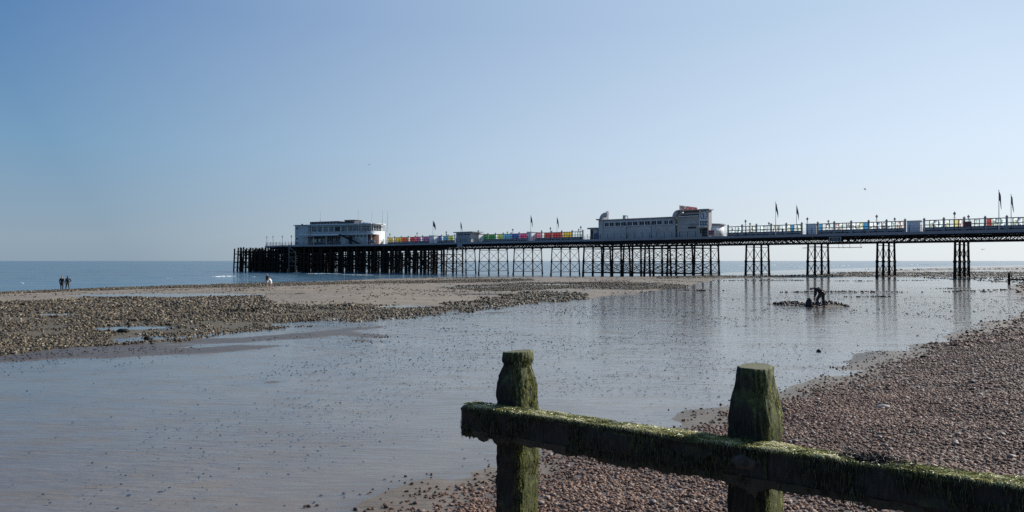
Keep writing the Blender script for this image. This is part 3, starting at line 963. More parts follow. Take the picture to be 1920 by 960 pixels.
# landing stage beyond the head: lower deck, inner piles, side seen end on
b = MB(); b.prism([(s, -n) for s, n in [(222, -11.4), (237.4, -13.5), (237.4, 20), (222, 20)]], 6.25, 6.6)
b.build('landing_deck', M['timber'], pier)
for k, s in enumerate((223.5, 227, 230.3, 233.6, 236.9)):
    mb = MB()
    for z, h in ((6.1, .17), (4.2, .14), (1.9, .15)):
        mb.tube((0, 12.4, z), (0, -19.5, z), h, n=4)
    row = mb.build('pile_row', M['timber'], pier); row.location = (s, 0, 0)
    ns = [-12+i*3.1 for i in range(11)]
    for i, n in enumerate(ns):
        mb = MB(); mb.tube((0, 0, -2.6), (0, 0, 7.5+rr.uniform(-.3, .4)), .36, .32, 8)
        o = mb.build('pile', M['timber'], row); o.location = (rr.uniform(-.2, .2), -n, 0)
    for i in range(10):
        mb = MB(); a, c = (ns[i], ns[i+1]) if (i+k) % 2 else (ns[i+1], ns[i])
        mb.tube((.2, -a, .1), (.2, -c, 3.0), .13, n=4); mb.tube((-.2, -c, 3.0), (-.2, -a, 6.0), .12, n=4)
        mb.build('diagonal_brace', M['timber'], row)
# pale timber access frame on the near face of the head
b = MB()
for ds, nn in ((0, -11.95), (-3.4, -11.6)):
    b.tube((204.5+ds, -nn+.25, -1.5), (204.5+ds, -nn+.25, 8.6 if ds == 0 else 6.2), .15, n=4)
for z in (5.9, 4.4, 2.9, 1.4):
    b.tube((204.5, 12.25, z), (201.1, 11.9, z), .08, n=4)
b.tube((204.5, 12.3, 8.0), (201.1, 11.95, 5.9), .09, n=4); b.tube((204.5, 12.3, 4.4), (201.1, 11.95, 2.6), .08, n=4)
b.build('access_ladder', M['paletimber'], pier)
# walkway of planks leaving the last timber bay at water level
b = MB()
b.tube((143.8, .9, .15), (131.5, .8, -.1), .10, n=4); b.build('low_tie', M['iron'], pier)

# railings along the near and far deck edges
def railing(pts, step, zz=DECK, h=1.1, rails=(1.1, .72, .36), r=.035, pr=.045):
    mb = MB()
    for z in rails:
        for a, c in zip(pts[:-1], pts[1:]):
            mb.tube((a[0], -a[1], zz+z), (c[0], -c[1], zz+z), r, n=4)
    for s, n in along(pts, step):
        mb.tube((s, -n, zz), (s, -n, zz+h+.08), pr, n=5)
    return mb
r0 = tag(empty('railing', PO, PRZ), 'slim iron railing along the near edge of the pier deck', 'railing')
pts = [(-45, .12), (166, .12), (202.4, -10.9), (221.4, -11.0)]
mb = MB()
for z in (1.1, .72, .36):
    for a, c in zip(pts[:-1], pts[1:]): mb.tube((a[0], -a[1], DECK+z), (c[0], -c[1], DECK+z), .030, n=4)
mb.build('rail', M['fascia'], r0)
mb = MB()
for s, n in along(pts, 1.95): mb.tube((s, -n, DECK), (s, -n, DECK+1.25), .055, n=5)
mb.build('baluster', M['iron'], r0, kind='stuff')
r1 = tag(empty('railing', PO, PRZ), 'iron railing along the far edge of the pier deck', 'railing')
pts = [(221.4, -11.0), (221.4, HEADW-.2), (175, HEADW-.2), (160, 12.85), (-45, 12.85)]
mb = MB()
for z in (1.1, .72, .36):
    for a, c in zip(pts[:-1], pts[1:]): mb.tube((a[0], -a[1], DECK+z), (c[0], -c[1], DECK+z), .030, n=4)
mb.build('rail', M['iron'], r1)
mb = MB()
for s, n in along(pts, 1.95): mb.tube((s, -n, DECK), (s, -n, DECK+1.2), .05, n=5)
mb.build('baluster', M['iron'], r1, kind='stuff')
r2 = tag(empty('railing', PO, PRZ), 'thin railing round the lower landing stage at the seaward end', 'railing')
pts = [(222.5, -11.2), (234.6, -12.9), (234.6, 19.5)]
mb = MB()
for z in (1.1, .6):
    for a, c in zip(pts[:-1], pts[1:]): mb.tube((a[0], -a[1], 6.6+z), (c[0], -c[1], 6.6+z), .035, n=4)
mb.build('rail', M['fascia'], r2)

def px_s(px, n=0.0):
    k = (px-960)/FPX
    q = PO + PN*n
    return (q.x-q.y*k)/(.7484+.6632*k)
def at_z(px, py, n=0.0):
    s = px_s(px, n); Y = (PO+PN*n+PD*s).y
    return EYE+(489-py)*Y/FPX
# ---- lamp standards
def lamp_proto():
    root = empty('street_lamp', (0, 0, 0))
    mb = MB()
    mb.lathe([(.15, 0), (.15, .30), (.09, .38), (.075, .9), (.05, .98), (.045, 2.45), (.08, 2.5), (.05, 2.58), (.06, 2.70)], 8)
    mb.tube((-.28, 0, 2.35), (.28, 0, 2.35), .022, n=5)
    mb.build('post', M['iron'], root, True)
    mb = MB(); mb.lathe([(.10, 2.70), (.22, 3.06), (.21, 3.07), (.09, 3.07)], 6); mb.build('lantern_glass', M['lampglass'], root)
    mb = MB(); mb.lathe([(.27, 3.07), (.22, 3.16), (.10, 3.27), (.04, 3.30), (.05, 3.36), (.015, 3.46)], 8); mb.build('lantern_roof', M['iron'], root, True)
    return root
lp = lamp_proto(); first = True
lampspots = [(s, .32) for s in (-2.7, 10.2, 23, 35.9, 48.8)] + [(s, 12.6) for s in (10.2, 23, 35.9, 48.8)] + [(53.2, 12.6)] + \
            [(s, .32) for s in (57.6, 65.0, 71.6, 78.4, 91.8)] + [(s, .32) for s in (101.5, 114.5, 127.5, 140.6, 153.5, 166.5)] + \
            [(s, 12.6) for s in (95.5, 101.5, 114.5, 127.5, 140.6, 153.5)] + \
            [(205.5, -10.7), (209.5, 10), (211, -10.8), (213.5, 16), (217, -10.8), (219.5, 16), (221.0, -10.9)]
names = {0: 'black lamp standard on the pier deck'}
def lamp_label(s, n):
    side = 'near' if n < 1 else 'far'
    if s > 200: return None
    return None
lampL = {
 (-2.7, .32): 'black lamp standard just outside the right edge on the near deck side',
 (10.2, .32): 'black lamp standard above the rightmost trestle, on the near deck edge',
 (23, .32): 'black lamp standard above the second trestle from the right, near edge',
 (35.9, .32): 'black lamp standard beside the wide white shelter panel, near deck edge',
 (48.8, .32): 'black lamp standard on the near edge at the arcade end of the art screen',
 (10.2, 12.6): 'black lantern behind the art screen with the dark red sign board',
 (23, 12.6): 'black lantern on the far deck edge above the second trestle from the right',
 (35.9, 12.6): 'black lantern behind the art screen, right of the wide white shelter panel',
 (48.8, 12.6): 'black lantern behind the art screen, left of the taller right pair of flagpoles',
 (53.2, 12.6): 'black lantern nearest the round end of the arcade, behind the screen',
 (57.6, .32): 'lamp standard in front of the square clock of the arcade tower',
 (65.0, .32): 'lamp standard in front of the curved fin of the arcade tower',
 (71.6, .32): 'lamp standard against the long arcade wall, closest to the tower',
 (78.4, .32): 'lamp standard against the middle of the long arcade wall',
 (91.8, .32): 'lamp standard on the near edge by the seaward end of the arcade',
 (101.5, .32): 'lamp standard above the trestle nearest the arcade, seaward side',
 (114.5, .32): 'lamp standard above the second trestle seaward of the arcade',
 (127.5, .32): 'lamp standard above the third trestle seaward of the arcade, by the kiosk',
 (140.6, .32): 'lamp standard above the iron trestle next to the timber pier head',
 (153.5, .32): 'lamp standard in front of the red and orange panes of the screen',
 (166.5, .32): 'lamp standard where the deck starts to widen, by the pier head pavilion',
 (95.5, 12.6): 'far side lantern behind the yellow panes beside the arcade',
 (101.5, 12.6): 'far side lantern behind the red panes of the rainbow screen',
 (114.5, 12.6): 'far side lantern behind the pink panes of the rainbow screen',
 (127.5, 12.6): 'far side lantern behind the green panes of the rainbow screen',
 (140.6, 12.6): 'far side lantern behind the blue panes of the rainbow screen',
 (153.5, 12.6): 'far side lantern behind the magenta panes of the rainbow screen'}
headL = {205.5: 'lamp standard at the seaward wall of the pavilion, near deck edge', 209.5: 'lamp standard on the far side, next to the pavilion stair block',
 211: 'lamp standard second from the pavilion wall on the near deck edge', 213.5: 'far side lamp standard half way between the pavilion and the deck end',
 217: 'near edge lamp standard second from the seaward deck end', 219.5: 'far side lamp standard closest to the seaward deck end',
 221.0: 'lamp standard at the very corner of the seaward deck end'}
for s, n in lampspots:
    o = lp if first else copy_tree(lp); first = False
    o.location = W(s, n, DECK); o.rotation_euler.z = PRZ
    if s > 200:
        tag(o, headL[s], 'lamp', 'lamps on the pier head')
    else:
        tag(o, lampL[(s, n)], 'lamp', 'lamp standards along the pier')

# ---- flagpoles with limp flags
def flag_mesh(seed):
    mb = MB(); rnd = random.Random(seed)
    nz, nx = 10, 5; vs = []; fs = []
    for side in (0, 1):
        for i in range(nz+1):
            for j in range(nx+1):
                u = j/nx; v = i/nz
                drop = u*u*1.6
                x = .05 + u*(.55+.25*v*(1-v)) * (.75 if seed != 3 else 1.25); y = .09*math.sin(3.1*u*2+v*2.2+seed)*u + (.012 if side else -.012)
                vs.append((x, y, -v*1.55 - drop*(1.0 if seed != 3 else .8)))
    N = (nz+1)*(nx+1)
    for i in range(nz):
        for j in range(nx):
            a = i*(nx+1)+j
            fs.append((a, a+1, a+nx+2, a+nx+1)); fs.append((N+a, N+a+nx+1, N+a+nx+2, N+a+1))
    mb.add(vs, fs); return mb.mesh('flag', M['flag'], True)
FL = [('tall flagpole with a limp dark flag at the far right, near deck side', 3.7, 1.2, 1, .3), ('flagpole with a limp dark flag at the far right, far deck side', 3.4, 12.2, 2, .3),
      ('tall flagpole with a drooping flag rising from the art screen, near deck side', 42.6, 1.0, 4, .2), ('flagpole with a drooping flag behind the art screen left of the white shelter panel', 42.5, 12.2, 5, .35),
      ('flagpole with a limp flag by the white shelter between the pink panes', 109, 1.3, 6, .1), ('thin flagpole with a limp flag behind the red panes', 108.5, 12, 7, .3),
      ('flagpole whose flag blows out to the right, by the shelter between purple and blue panes', 147, .9, 3, .9), ('thin flagpole with a limp flag behind the small grey kiosk', 146.5, 12, 8, .1)]
for lab, s, n, seed, lean in FL:
    o = tag(empty('flagpole', W(s, n, DECK), 0), lab, 'flagpole', 'flagpoles on the pier')
    mb = MB(); mb.tube((0, 0, 0), (0, 0, 6.75), .075, .04, 8); mb.lathe([(.02, 6.75), (.08, 6.80), (.08, 6.88), (.02, 6.92)], 8)
    mb.build('pole', M['pole'], o)
    f = inst('flag', flag_mesh(seed), o, (0, 0, 6.6), .1)
    f.scale = (1.0, 1, 1)

# ---- glazed wind screens down the middle of the deck
NS = 6.5; BAY = 3.27
POSTM = MB().box(-.17, .17, -.13, .13, 0, 2.52).box(-.22, .22, -.17, .17, 2.521, 2.62).box(-.09, .09, -.09, .09, 2.62, 2.8).mesh('screen_post', M['greypanel'])
def bay_frame(w):
    mb = MB()
    mb.box(.171, w-.171, -.05, .05, 2.22, 2.36); mb.box(.171, w-.171, -.05, .05, .82, .95)
    for i in range(1, 4):
        x = .17+(w-.34)*i/4
        mb.box(x-.06, x+.06, -.04, .04, .951, 2.219)
    mb.box(.172, w-.172, -.035, .035, 1.42, 1.52)
    return mb.mesh('screen_frame', M['lattice'])
FRAME = bay_frame(BAY); LOWP = MB().box(.171, BAY-.171, -.06, .06, .02, .819).mesh('low_panel', M['greypanel'])
def pane_mesh(m, i, h=1.26):
    w = BAY; x0 = .17+(w-.34)*i/4+.046; x1 = .17+(w-.34)*(i+1)/4-.046
    return MB().box(x0, x1, -.012, .012, .953, .953+h).mesh('pane', m)
PM = {}
def screen(s_hi, bays, label, pick, length=None):
    """a run of bays starting at its shoreward end s_hi and going seaward"""
    o = tag(empty('wind_screen', W(s_hi, NS, DECK), PRZ), label, 'wind screen', 'glazed wind screens along the pier')
    if length: o.scale.x = length/(bays*BAY)
    for k in range(bays+1):
        inst('screen_post', POSTM, o, (k*BAY, 0, 0))
    for k in range(bays):
        f = inst('screen_frame', FRAME, o, (k*BAY, 0, 0)); inst('low_panel', LOWP, o, (k*BAY, 0, 0))
        for i in range(4):
            m = pick(k, i)
            if m is None: continue
            key = (m.name, i)
            if key not in PM: PM[key] = pane_mesh(m, i)
            inst('pane', PM[key], f)
    mb = MB()
    for k in range(bays):
        mb.box(k*BAY+.4, k*BAY+BAY-.4, .25, .75, .38, .46); mb.box(k*BAY+.5, k*BAY+.6, .3, .7, 0, .38); mb.box(k*BAY+BAY-.6, k*BAY+BAY-.5, .3, .7, 0, .38)
    mb.build('bench_seat', M['timber'], o)
    return o
pr = random.Random(12)
def art(k, i):
    r = pr.random()
    if r < .012: return ARTB
    if r < .30: return M['pane_clear']
    return pr.choice(ART)
S0 = 55.6-17*BAY
screen(55.6-5*BAY, 5, 'clear art pane screen between the arcade and the wide white shelter panel', art)
o = screen(55.6-11*BAY, 5, 'art pane screen with blue and teal panes in the middle of the right half', lambda k, i: (ARTB if (k, i) in ((4, 3), (2, 0)) else art(k, i)))
screen(55.6-20*BAY, 8, 'art pane screen running off the right edge, with red and yellow panes', lambda k, i: (ARTY if (k, i) == (6, 1) else ARTR if (k, i) == (4, 3) else art(k, i)))
# white shelters interrupting the screens
def shelter(s0, s1, h, label, n0=NS-1.6, n1=NS+1.6):
    o = tag(empty('shelter', W(s0, 0, DECK), PRZ), label, 'shelter', 'white shelters among the wind screens')
    L = s1-s0
    mb = MB(); mb.box(0, L, -n0-.08, -n0, .0, h); mb.box(0, .08, -n1, -n0-.081, 0, h); mb.box(L-.08, L, -n1, -n0-.081, 0, h); mb.box(.081, L-.081, -n1, -n1+.08, 0, h); mb.build('wall', M['trim'], o)
    mb = MB(); mb.box(-.15, L+.15, -n1-.15, -n0+.15, h+.002, h+.12); mb.build('roof', M['trim'], o)
    mb = MB(); mb.box(.15, L-.15, -n0, -n0+.03, .85, .95); mb.box(.15, L-.15, -n0, -n0+.03, .4, .48); mb.build('wall_batten', M['fascia'], o)
    return o
shelter(55.6-6*BAY+.25, 55.6-5*BAY-.25-.9, 2.25, 'wide white shelter panel among the clear art screens right of the arcade', 5.7, 7.4)
shelter(55.6-12*BAY+.5, 55.6-11*BAY-.5, 2.2, 'white shelter panel above the second trestle from the right', 5.7, 7.4)
B0 = 95.7
def run(cols):
    def f(k, i):
        c = cols[min(len(cols)-1, int((k+i/4.0)))]
        if pr.random() < .14: c = None
        return M['pane_'+c] if c else M['pane_clear']
    return f
def prun(pa, pb, cols, label):
    a, b_ = px_s(pa, NS), px_s(pb, NS)
    screen(a, len(cols), label, run(cols), b_-a)
prun(1093, 997.5, ['clear', 'yellow', 'red', 'red', 'pink'], 'rainbow screen by the arcade: clear, yellow, red and pink panes')
shelter(px_s(997, NS-2), px_s(990, NS-2), 2.5, 'white shelter between the two pink stretches of rainbow screen', 4.4, 8.4)
prun(989, 901, ['magenta', 'blue', 'cyan', 'lime', 'green', 'green'], 'rainbow screen: pink, blue, cyan and green panes right of the kiosk')
shelter(px_s(899, NS-2), px_s(893, NS-2), 2.5, 'white shelter standing against the right end of the grey kiosk', 4.2, 8.6)
prun(853, 815.5, ['lime', 'cyan', 'blue'], 'short rainbow screen: lime and blue panes left of the kiosk')
shelter(px_s(814.5, NS-2), px_s(807, NS-2), 2.4, 'white shelter between the blue and the purple panes', 4.4, 8.4)
prun(806, 727.5, ['purple', 'magenta', 'red', 'orange', 'yellow', 'yellow'], 'rainbow screen: purple, magenta, red, orange and yellow panes by the pier head')

# kiosk
ks0, ks1 = px_s(883, 1.6), px_s(855, 1.6)
o = tag(empty('kiosk', W(ks0, 0, DECK), PRZ), 'small grey kiosk with a flat overhanging roof on the pier', 'kiosk')
L = ks1-ks0
mb = MB(); mb.box(0, L, -5.2, -1.6, 0, 2.85); mb.build('wall', M['white'], o)
mb = MB(); mb.box(-1.2, L+.6, -5.6, -1.0, 2.852, 3.1); mb.build('roof', M['fascia'], o)
for i in range(4):
    x = .5+(L-1)*i/4
    mb = MB(); mb.box(x, x+(L-1)/4-.35, -1.6, -1.57, 2.1, 2.45); mb.build('window', M['glass'], o)
for i in range(4):
    x = .2+(L-.4)*i/4
    mb = MB(); mb.box(x+.05, x+(L-.4)/4-.05, -1.6, -1.575, .15, 1.95); mb.build('shutter', M['greypanel'], o)
o = tag(empty('notice_board', W(ks0+L*.30, -.02, DECK-.95), PRZ), 'pale board hung on the girder below the kiosk', 'board')
mb = MB(); mb.box(0, 2.0, .05, .10, -.35, .45); mb.build('panel', M['fascia'], o)

# sign boards on the pier
o = tag(empty('notice_board', W(px_s(1577), 0, DECK-1.55), PRZ), 'wide pale framed board on the girder right of the wide white shelter', 'board')
L = px_s(1556)-px_s(1577)
mb = MB(); mb.box(0, L, .16, .20, .0, .85); mb.build('panel', M['lattice'], o)
mb = MB()
for z in (.0, .79): mb.box(-.06, L+.06, .201, .24, z, z+.08)
for x in (-.06, L-.02): mb.box(x, x+.08, .201, .24, .081, .789)
mb.build('frame', M['trim'], o)
mb = MB()
for z in (.55, .38, .22): mb.box(.25, L-.25, .201, .208, z, z+.08)
mb.build('text_line', M['fascia'], o)
o = tag(empty('notice_board', W(px_s(1340), .0, DECK), PRZ), 'red and white board on the railing by the round end of the arcade', 'board')
L = px_s(1329)-px_s(1340)
mb = MB(); mb.box(0, L, .08, .12, .1, 1.35); mb.build('panel', M['fascia'], o)
mb = MB(); mb.box(.1, L-.1, .121, .135, .95, 1.28); mb.box(.1, L-.1, .121, .135, .55, .82); mb.build('band', M['red'], o)
o = tag(empty('notice_board', W(px_s(1822, 4), 4, DECK), PRZ), 'dark red board in front of the art screen at the right', 'board')
mb = MB(); mb.box(0, 1.3, 0, .06, .75, 1.75); mb.build('panel', M['darkred'], o)
mb = MB(); mb.box(.1, .16, -.05, 0, 0, .75); mb.box(1.14, 1.2, -.05, 0, 0, .75); mb.build('leg', M['iron'], o)

# service rail slung below the deck
o = tag(empty('hanging_pipe', W(px_s(1610), 0, 0), PRZ), 'thin pipe hung on rods below the deck between two right trestles', 'pipe')
sA = px_s(1610); zz = at_z(1555, 464)
mb = MB(); mb.tube((0, -2.2, zz), (px_s(1497)-sA, -2.2, zz), .055, n=5); mb.build('pipe', M['lattice'], o)
for px in (1508, 1566, 1574, 1587, 1608):
    mb = MB(); mb.tube((px_s(px)-sA, -2.2, zz-.2), (px_s(px)-sA+.1, -2.2, DECK-1.6), .035, n=5); mb.build('rod', M['lattice'], o)

# ------------------------------------------------------------------ the arcade half way along the pier
def text_mesh(txt, size, depth, mat_, width=None):
    c = bpy.data.curves.new('lettering', 'FONT'); c.body = txt; c.size = size; c.extrude = depth; c.offset = .012
    c.space_character = 1.05; c.resolution_u = 2
    ob = bpy.data.objects.new('lettering_curve', c); COL.objects.link(ob)
    bpy.context.view_layer.update()
    me = bpy.data.meshes.new_from_object(ob.evaluated_get(bpy.context.evaluated_depsgraph_get()))
    bpy.data.objects.remove(ob); bpy.data.curves.remove(c)
    me.materials.clear(); me.materials.append(mat_)
    co = np.empty(len(me.vertices)*3); me.vertices.foreach_get('co', co); co = co.reshape(-1, 3)
    if width:
        co[:, 0] -= co[:, 0].min(); co[:, 0] *= width/co[:, 0].max()
        me.vertices.foreach_set('co', co.ravel())
    return me
arc = tag(empty('arcade', W(0, 0, 0), PRZ), 'long pale streamlined amusement arcade with a square clock and rooftop lettering', 'arcade')
def sx(px, n): return px_s(px, n)
NW = 1.8
sL, sR = sx(1131, NW), sx(1266, NW)
b = MB(); b.box(sR, sL, -11.6, -NW, DECK, 12.95); wing = b.build('wall', M['white'], arc)
b = MB(); b.box(sR-.0, sL+.1, -11.8, -NW+.22, 12.952, 13.22); b.build('roof', M['fascia'], arc)
for z in (11.38, 9.9, 10.35):
    b = MB(); b.box(sR, sL, -NW+.002, -NW+(.10 if z > 11 else .04), z, z+.10); b.build('string_course', M['white'], wing)
for a, c in ((1134.5, 1151), (1154.5, 1174), (1177, 1195.5), (1199, 1219), (1222.5, 1241), (1246, 1262)):
    s0, s1 = sx(c, NW), sx(a, NW)
    b = MB(); b.box(s0, s1, -NW+.002, -NW+.03, 11.55, 12.42); w = b.build('window', M['glass'], arc)
    b = MB()
    b.box(s0-.12, s1+.12, -NW+.002, -NW+.14, 12.421, 12.55); b.box(s0-.12, s1+.12, -NW+.002, -NW+.14, 11.45, 11.549)
    nn = 4
    for i in range(nn+1):
        x = s0+(s1-s0)*i/nn
        wd = .12 if i == 2 else .022
        b.box(x-wd, x+wd, -NW+.031, -NW+.10, 11.55, 12.42)
    b.build('window_frame', M['trim'], w)
for px in (1152.5, 1175.5, 1197, 1220.5, 1243.5):
    s = sx(px, NW); b = MB(); b.box(s-.20, s+.20, -NW+.003, -NW+.16, 11.3, 12.95); b.build('pilaster', M['white'], arc)
b = MB(); s = sx(1170, 5); b.box(s-.35, s+.35, -5.6, -5, 13.2, 14.3); b.build('chimney', M['white'], arc)
b = MB(); 
for t in np.linspace(0, math.pi*.5, 6): pass
b.tube((s-.3, -5.3, 14.2), (s-.8, -5.3, 14.1), .09, n=6); b.tube((s-.8, -5.3, 14.1), (s-1.0, -5.3, 13.3), .09, n=6); b.build('vent_pipe', M['fascia'], arc)
# seaward end: two lower blocks with rounded corners
def rblock(mb, s0, s1, n0, n1, z0, z1, r, grow=0.0, right=False):
    s0 -= grow if right else 0; s1 += grow; n0 -= grow; n1 += grow
    pts = [(s0, -n0), (s1-r, -n0)] + [(s1-r+r*math.sin(t), -(n0+r-r*math.cos(t))) for t in np.linspace(0, math.pi/2, 7)[1:]] + \
          [(s1-r+r*math.cos(t), -(n1-r+r*math.sin(t))) for t in np.linspace(0, math.pi/2, 7)] + [(s0, -n1)]
    mb.prism(pts, z0, z1)
b = MB(); rblock(b, sL+.01, sx(1119.5, 1.5), 1.5, 11.8, DECK, 13.15, .9); b.build('end_block', M['white'], arc)
b = MB(); rblock(b, sL+.01, sx(1119.5, 1.5), 1.5, 11.8, 13.152, 13.42, .9, .45); b.build('roof', M['fascia'], arc)
e0 = sx(1119.3, 1.7); e1 = sx(1101, 1.7)
b = MB(); rblock(b, e0+.02, e1, 1.9, 11.4, DECK, 11.05, 1.6); b.build('porch', M['white'], arc)
b = MB(); rblock(b, e0+.02, e1, 1.9, 11.4, 11.052, 11.34, 1.6, .55); b.build('porch_roof', M['fascia'], arc)
b = MB(); b.box(sx(1112, 1.9), sx(1107.5, 1.9), -1.899, -1.86, DECK+.05, DECK+2.35); b.build('door', M['glass'], arc)
b = MB(); b.box(sx(1120.5, 1.3), sx(1114.5, 1.3), -1.30, -1.24, DECK+.1, DECK+1.55); b.build('hoarding', M['blue'], arc)
def fin(name, mat_, s_low, s_top, n0, n1, z0, z1, w):
    """a quarter-round fin: rises at s_low and bends over to level at s_top"""
    mb = MB(); rs_, rz_ = s_low-s_top, z1-z0
    o_, i_ = [], []
    for t in np.linspace(0, math.pi/2, 10):
        o_.append((s_top+rs_*math.cos(t), z0+rz_*math.sin(t)))
        i_.append((s_top+(rs_-w)*math.cos(t), z0+(rz_-w*.55)*math.sin(t)))
    poly = o_+i_[::-1]; n = len(poly)
    vs = [(p[0], -n0, p[1]) for p in poly]+[(p[0], -n1, p[1]) for p in poly]
    k = 10
    fs = []
    for i in range(k-1):
        fs.append((i, i+1, n-2-i, n-1-i)); fs.append((n+i, n+n-1-i, n+n-2-i, n+i+1))
    for i in range(n):
        j = (i+1) % n; fs.append((i, n+i, n+j, j))
    mb.add(vs, fs)
    return mb.build(name, mat_, arc)
fin('fin', M['white'], sx(1123, 1.7), sx(1135.5, 1.7), 1.9, 3.2, 13.4, 15.0, 1.0)
s = sx(1135.5, 1.7)
b = MB(); b.box(s-.12, s+.06, -2.9, -2.2, 13.2, 15.35); b.box(s+.05, s+.95, -2.6, -2.5, 14.35, 14.45); b.box(s+.05, s+.9, -2.6, -2.5, 13.95, 14.05); b.box(s+.55, s+.65, -2.6, -2.5, 13.4, 14.75)
b.build('sign_frame', M['fascia'], arc)
# clock tower
nT = 1.25
c0, c1 = sx(1329, nT), sx(1310.5, nT); t1 = sx(1270, 1.55)
b = MB(); b.box(c0, c1, -2.7, -nT, DECK, 14.30); tw = b.build('clock_tower', M['cream'], arc)
b = MB(); b.box(c1+.002, t1, -5.0, -1.55, DECK, 13.92); hall = b.build('entrance_hall', M['cream'], arc)
b = MB(); b.box(c0-.35, t1-.1, -3.0, -nT+.5, 14.302, 14.52); b.build('roof', M['fascia'], arc)
b = MB(); b.box(c1+.01, t1-1.2, -4.9, -2.3, 13.922, 14.30); b.build('roof_band', M['cream'], hall)
b = MB(); b.box(c1+.05, t1-.5, -1.549, -1.15, 13.05, 13.22); b.build('ledge', M['trim'], hall)
b = MB(); b.box(c1+.05, t1-.9, -1.549, -1.45, 13.221, 13.52); b.build('dark_band', M['glass'], hall)  # dark band above the ledge, in the glass colour
for z in (9.7, 10.5, 11.3, 12.1):
    b = MB(); b.box(c1+.003, t1-.1, -1.549, -1.51, z, z+.07); b.build('string_course', M['cream'], hall)
b = MB(); b.box(sx(1305, 1.5), sx(1290, 1.5), -1.549, -1.50, 10.35, 10.75); b.build('window', M['glass'], hall)
fin('fin', M['white'], sx(1262.5, 1.4), sx(1274, 1.4), .9, 2.3, 13.0, 14.62, .95)
b = MB();  # white plate added to paint in the bright gap behind the fin
tri = [(sx(1269, 1.6), 13.1), (sx(1269.5, 1.6), 14.45), (sx(1282, 1.6), 14.45)]
vs = [(p[0], -1.75, p[1]) for p in tri]+[(p[0], -1.95, p[1]) for p in tri]
b.add(vs, [(0, 1, 2), (5, 4, 3), (0, 3, 4, 1), (1, 4, 5, 2), (2, 5, 3, 0)]); b.build('bright_gap_plate', M['trim'], arc)
# clock: square face with bar numerals and two hands
cx = (c0+c1)/2; cw = (c1-c0)*.40
zc = at_z(1321, 402.5, nT)
b = MB(); b.box(cx-cw-.15, cx+cw+.15, -nT+.002, -nT+.05, zc-2.9, zc+cw+.35); clock = b.build('clock_face', M['trim'], arc)
b = MB()
for i in range(12):
    a = i*math.pi/6; m = max(abs(math.sin(a)), abs(math.cos(a)))
    x, z = math.sin(a)/m, math.cos(a)/m
    b.tube((cx-x*cw*.70, -nT+.07, zc+z*cw*.70), (cx-x*cw*.98, -nT+.07, zc+z*cw*.98), .10, n=4)
b.build('hour_mark', M['glass'], clock)
b = MB(); b.tube((cx, -nT+.13, zc+.1), (cx, -nT+.13, zc-cw*.80), .085, .06, n=4); b.build('minute_hand', M['glass'], clock)
b = MB(); b.tube((cx-.03, -nT+.10, zc-.1), (cx+cw*.38, -nT+.10, zc+cw*.50), .11, .07, n=4); b.build('hour_hand', M['glass'], clock)
b = MB()
for i in range(5):
    for j in range(3):
        x = cx-cw+.04+i*2*cw/5; z = zc-2.8+j*.50
        b.box(x, x+2*cw/5-.10, -nT+.051, -nT+.07, z, z+.40)
b.build('window', M['glass'], tw)
b = MB(); b.box(c0+.25, c1-.2, -nT, -nT+.9, 10.55, 10.72); b.build('canopy', M['signwhite'], tw)
b = MB(); b.box(c0+.4, cx+.45, -nT+.002, -nT+.05, DECK+.05, 10.3); b.build('door', M['glass'], tw)
b = MB(); b.box(cx+.6, c1-.25, -nT+.002, -nT+.05, DECK+.8, 10.3); b.build('window', M['glass'], tw)
# round shoreward end
b = MB(); b.lathe([(4.5, DECK), (4.5, 11.1)], 40, (61.5, -6.3)); b.build('round_end', M['bow'], arc, True)
b = MB(); b.lathe([(4.5, 11.10), (4.95, 11.16), (4.95, 11.36), (4.6, 11.46)], 40, (61.5, -6.3)); b.build('round_roof', M['fascia'], arc)
b = MB(); b.tube((59.0, -3.5, 11.4), (59.0, -3.5, 12.2), .10, n=6); b.build('vent_pipe', M['fascia'], arc)
# rooftop lettering faces the promenade
sS = 64.7; nA_, nB_ = 1.2, 9.2
words = [('PIER', 2.05, 0.0, M['darkred']), ('AMUSEMENTS', 5.5, 2.45, M['red'])]
for wd, wid, off, m in words:
    me = text_mesh(wd, 1.25, .10, m, wid)
    o = link(bpy.data.objects.new('lettering', me), arc)
    o.location = (sS-.12, -nA_-off, 14.66)
    o.rotation_euler = (R(90), 0, R(-90))
b = MB()
for z in (14.62, 15.62): b.tube((sS+.12, -nA_, z), (sS+.12, -nB_, z), .05, n=4)
for i in range(7):
    n = nA_+(nB_-nA_)*i/6; b.tube((sS+.12, -n, 14.5), (sS+.12, -n, 15.7), .05, n=4)
b.build('sign_frame', M['darkred'], arc)

# ------------------------------------------------------------------ the pavilion on the pier head
VO = Vector((-38.2, 235.6, 0)); VD = Vector((-.9113, .4117, 0)); VRZ = math.atan2(VD.y, VD.x)
def vt(px, back=0.0):
    k = (px-960)/FPX
    ox, oy = VO.x+.4117*back, VO.y+.9113*back
    return (ox-oy*k)/(.9113+.4117*k)
def vz(px, py, back=0.0):
    t = vt(px, back); return EYE+(489-py)*(VO.y+.9113*back+.4117*t)/FPX
pav = tag(empty('pavilion', VO, VRZ), 'two storey white pavilion with long window bands on the pier head', 'pavilion')
zF = vz(620, 439.0); zR = vz(620, 420.2)
tl, tr = vt(577), vt(700)
b = MB(); b.box(vt(577), vt(553), -16, -.0, DECK, zR-.25); eb = b.build('stair_block', M['white'], pav)
b = MB(); b.box(vt(577)+.01, vt(551.3), -16.4, .4, zR-.248, zR-.02); b.build('roof', M['fascia'], pav)
for py in (428.5, 447.5, 456):
    zz = vz(557, py); b = MB(); b.box(vt(558.6), vt(555.6), .002, .04, zz-.28, zz+.28); b.build('window', M['glass'], eb)
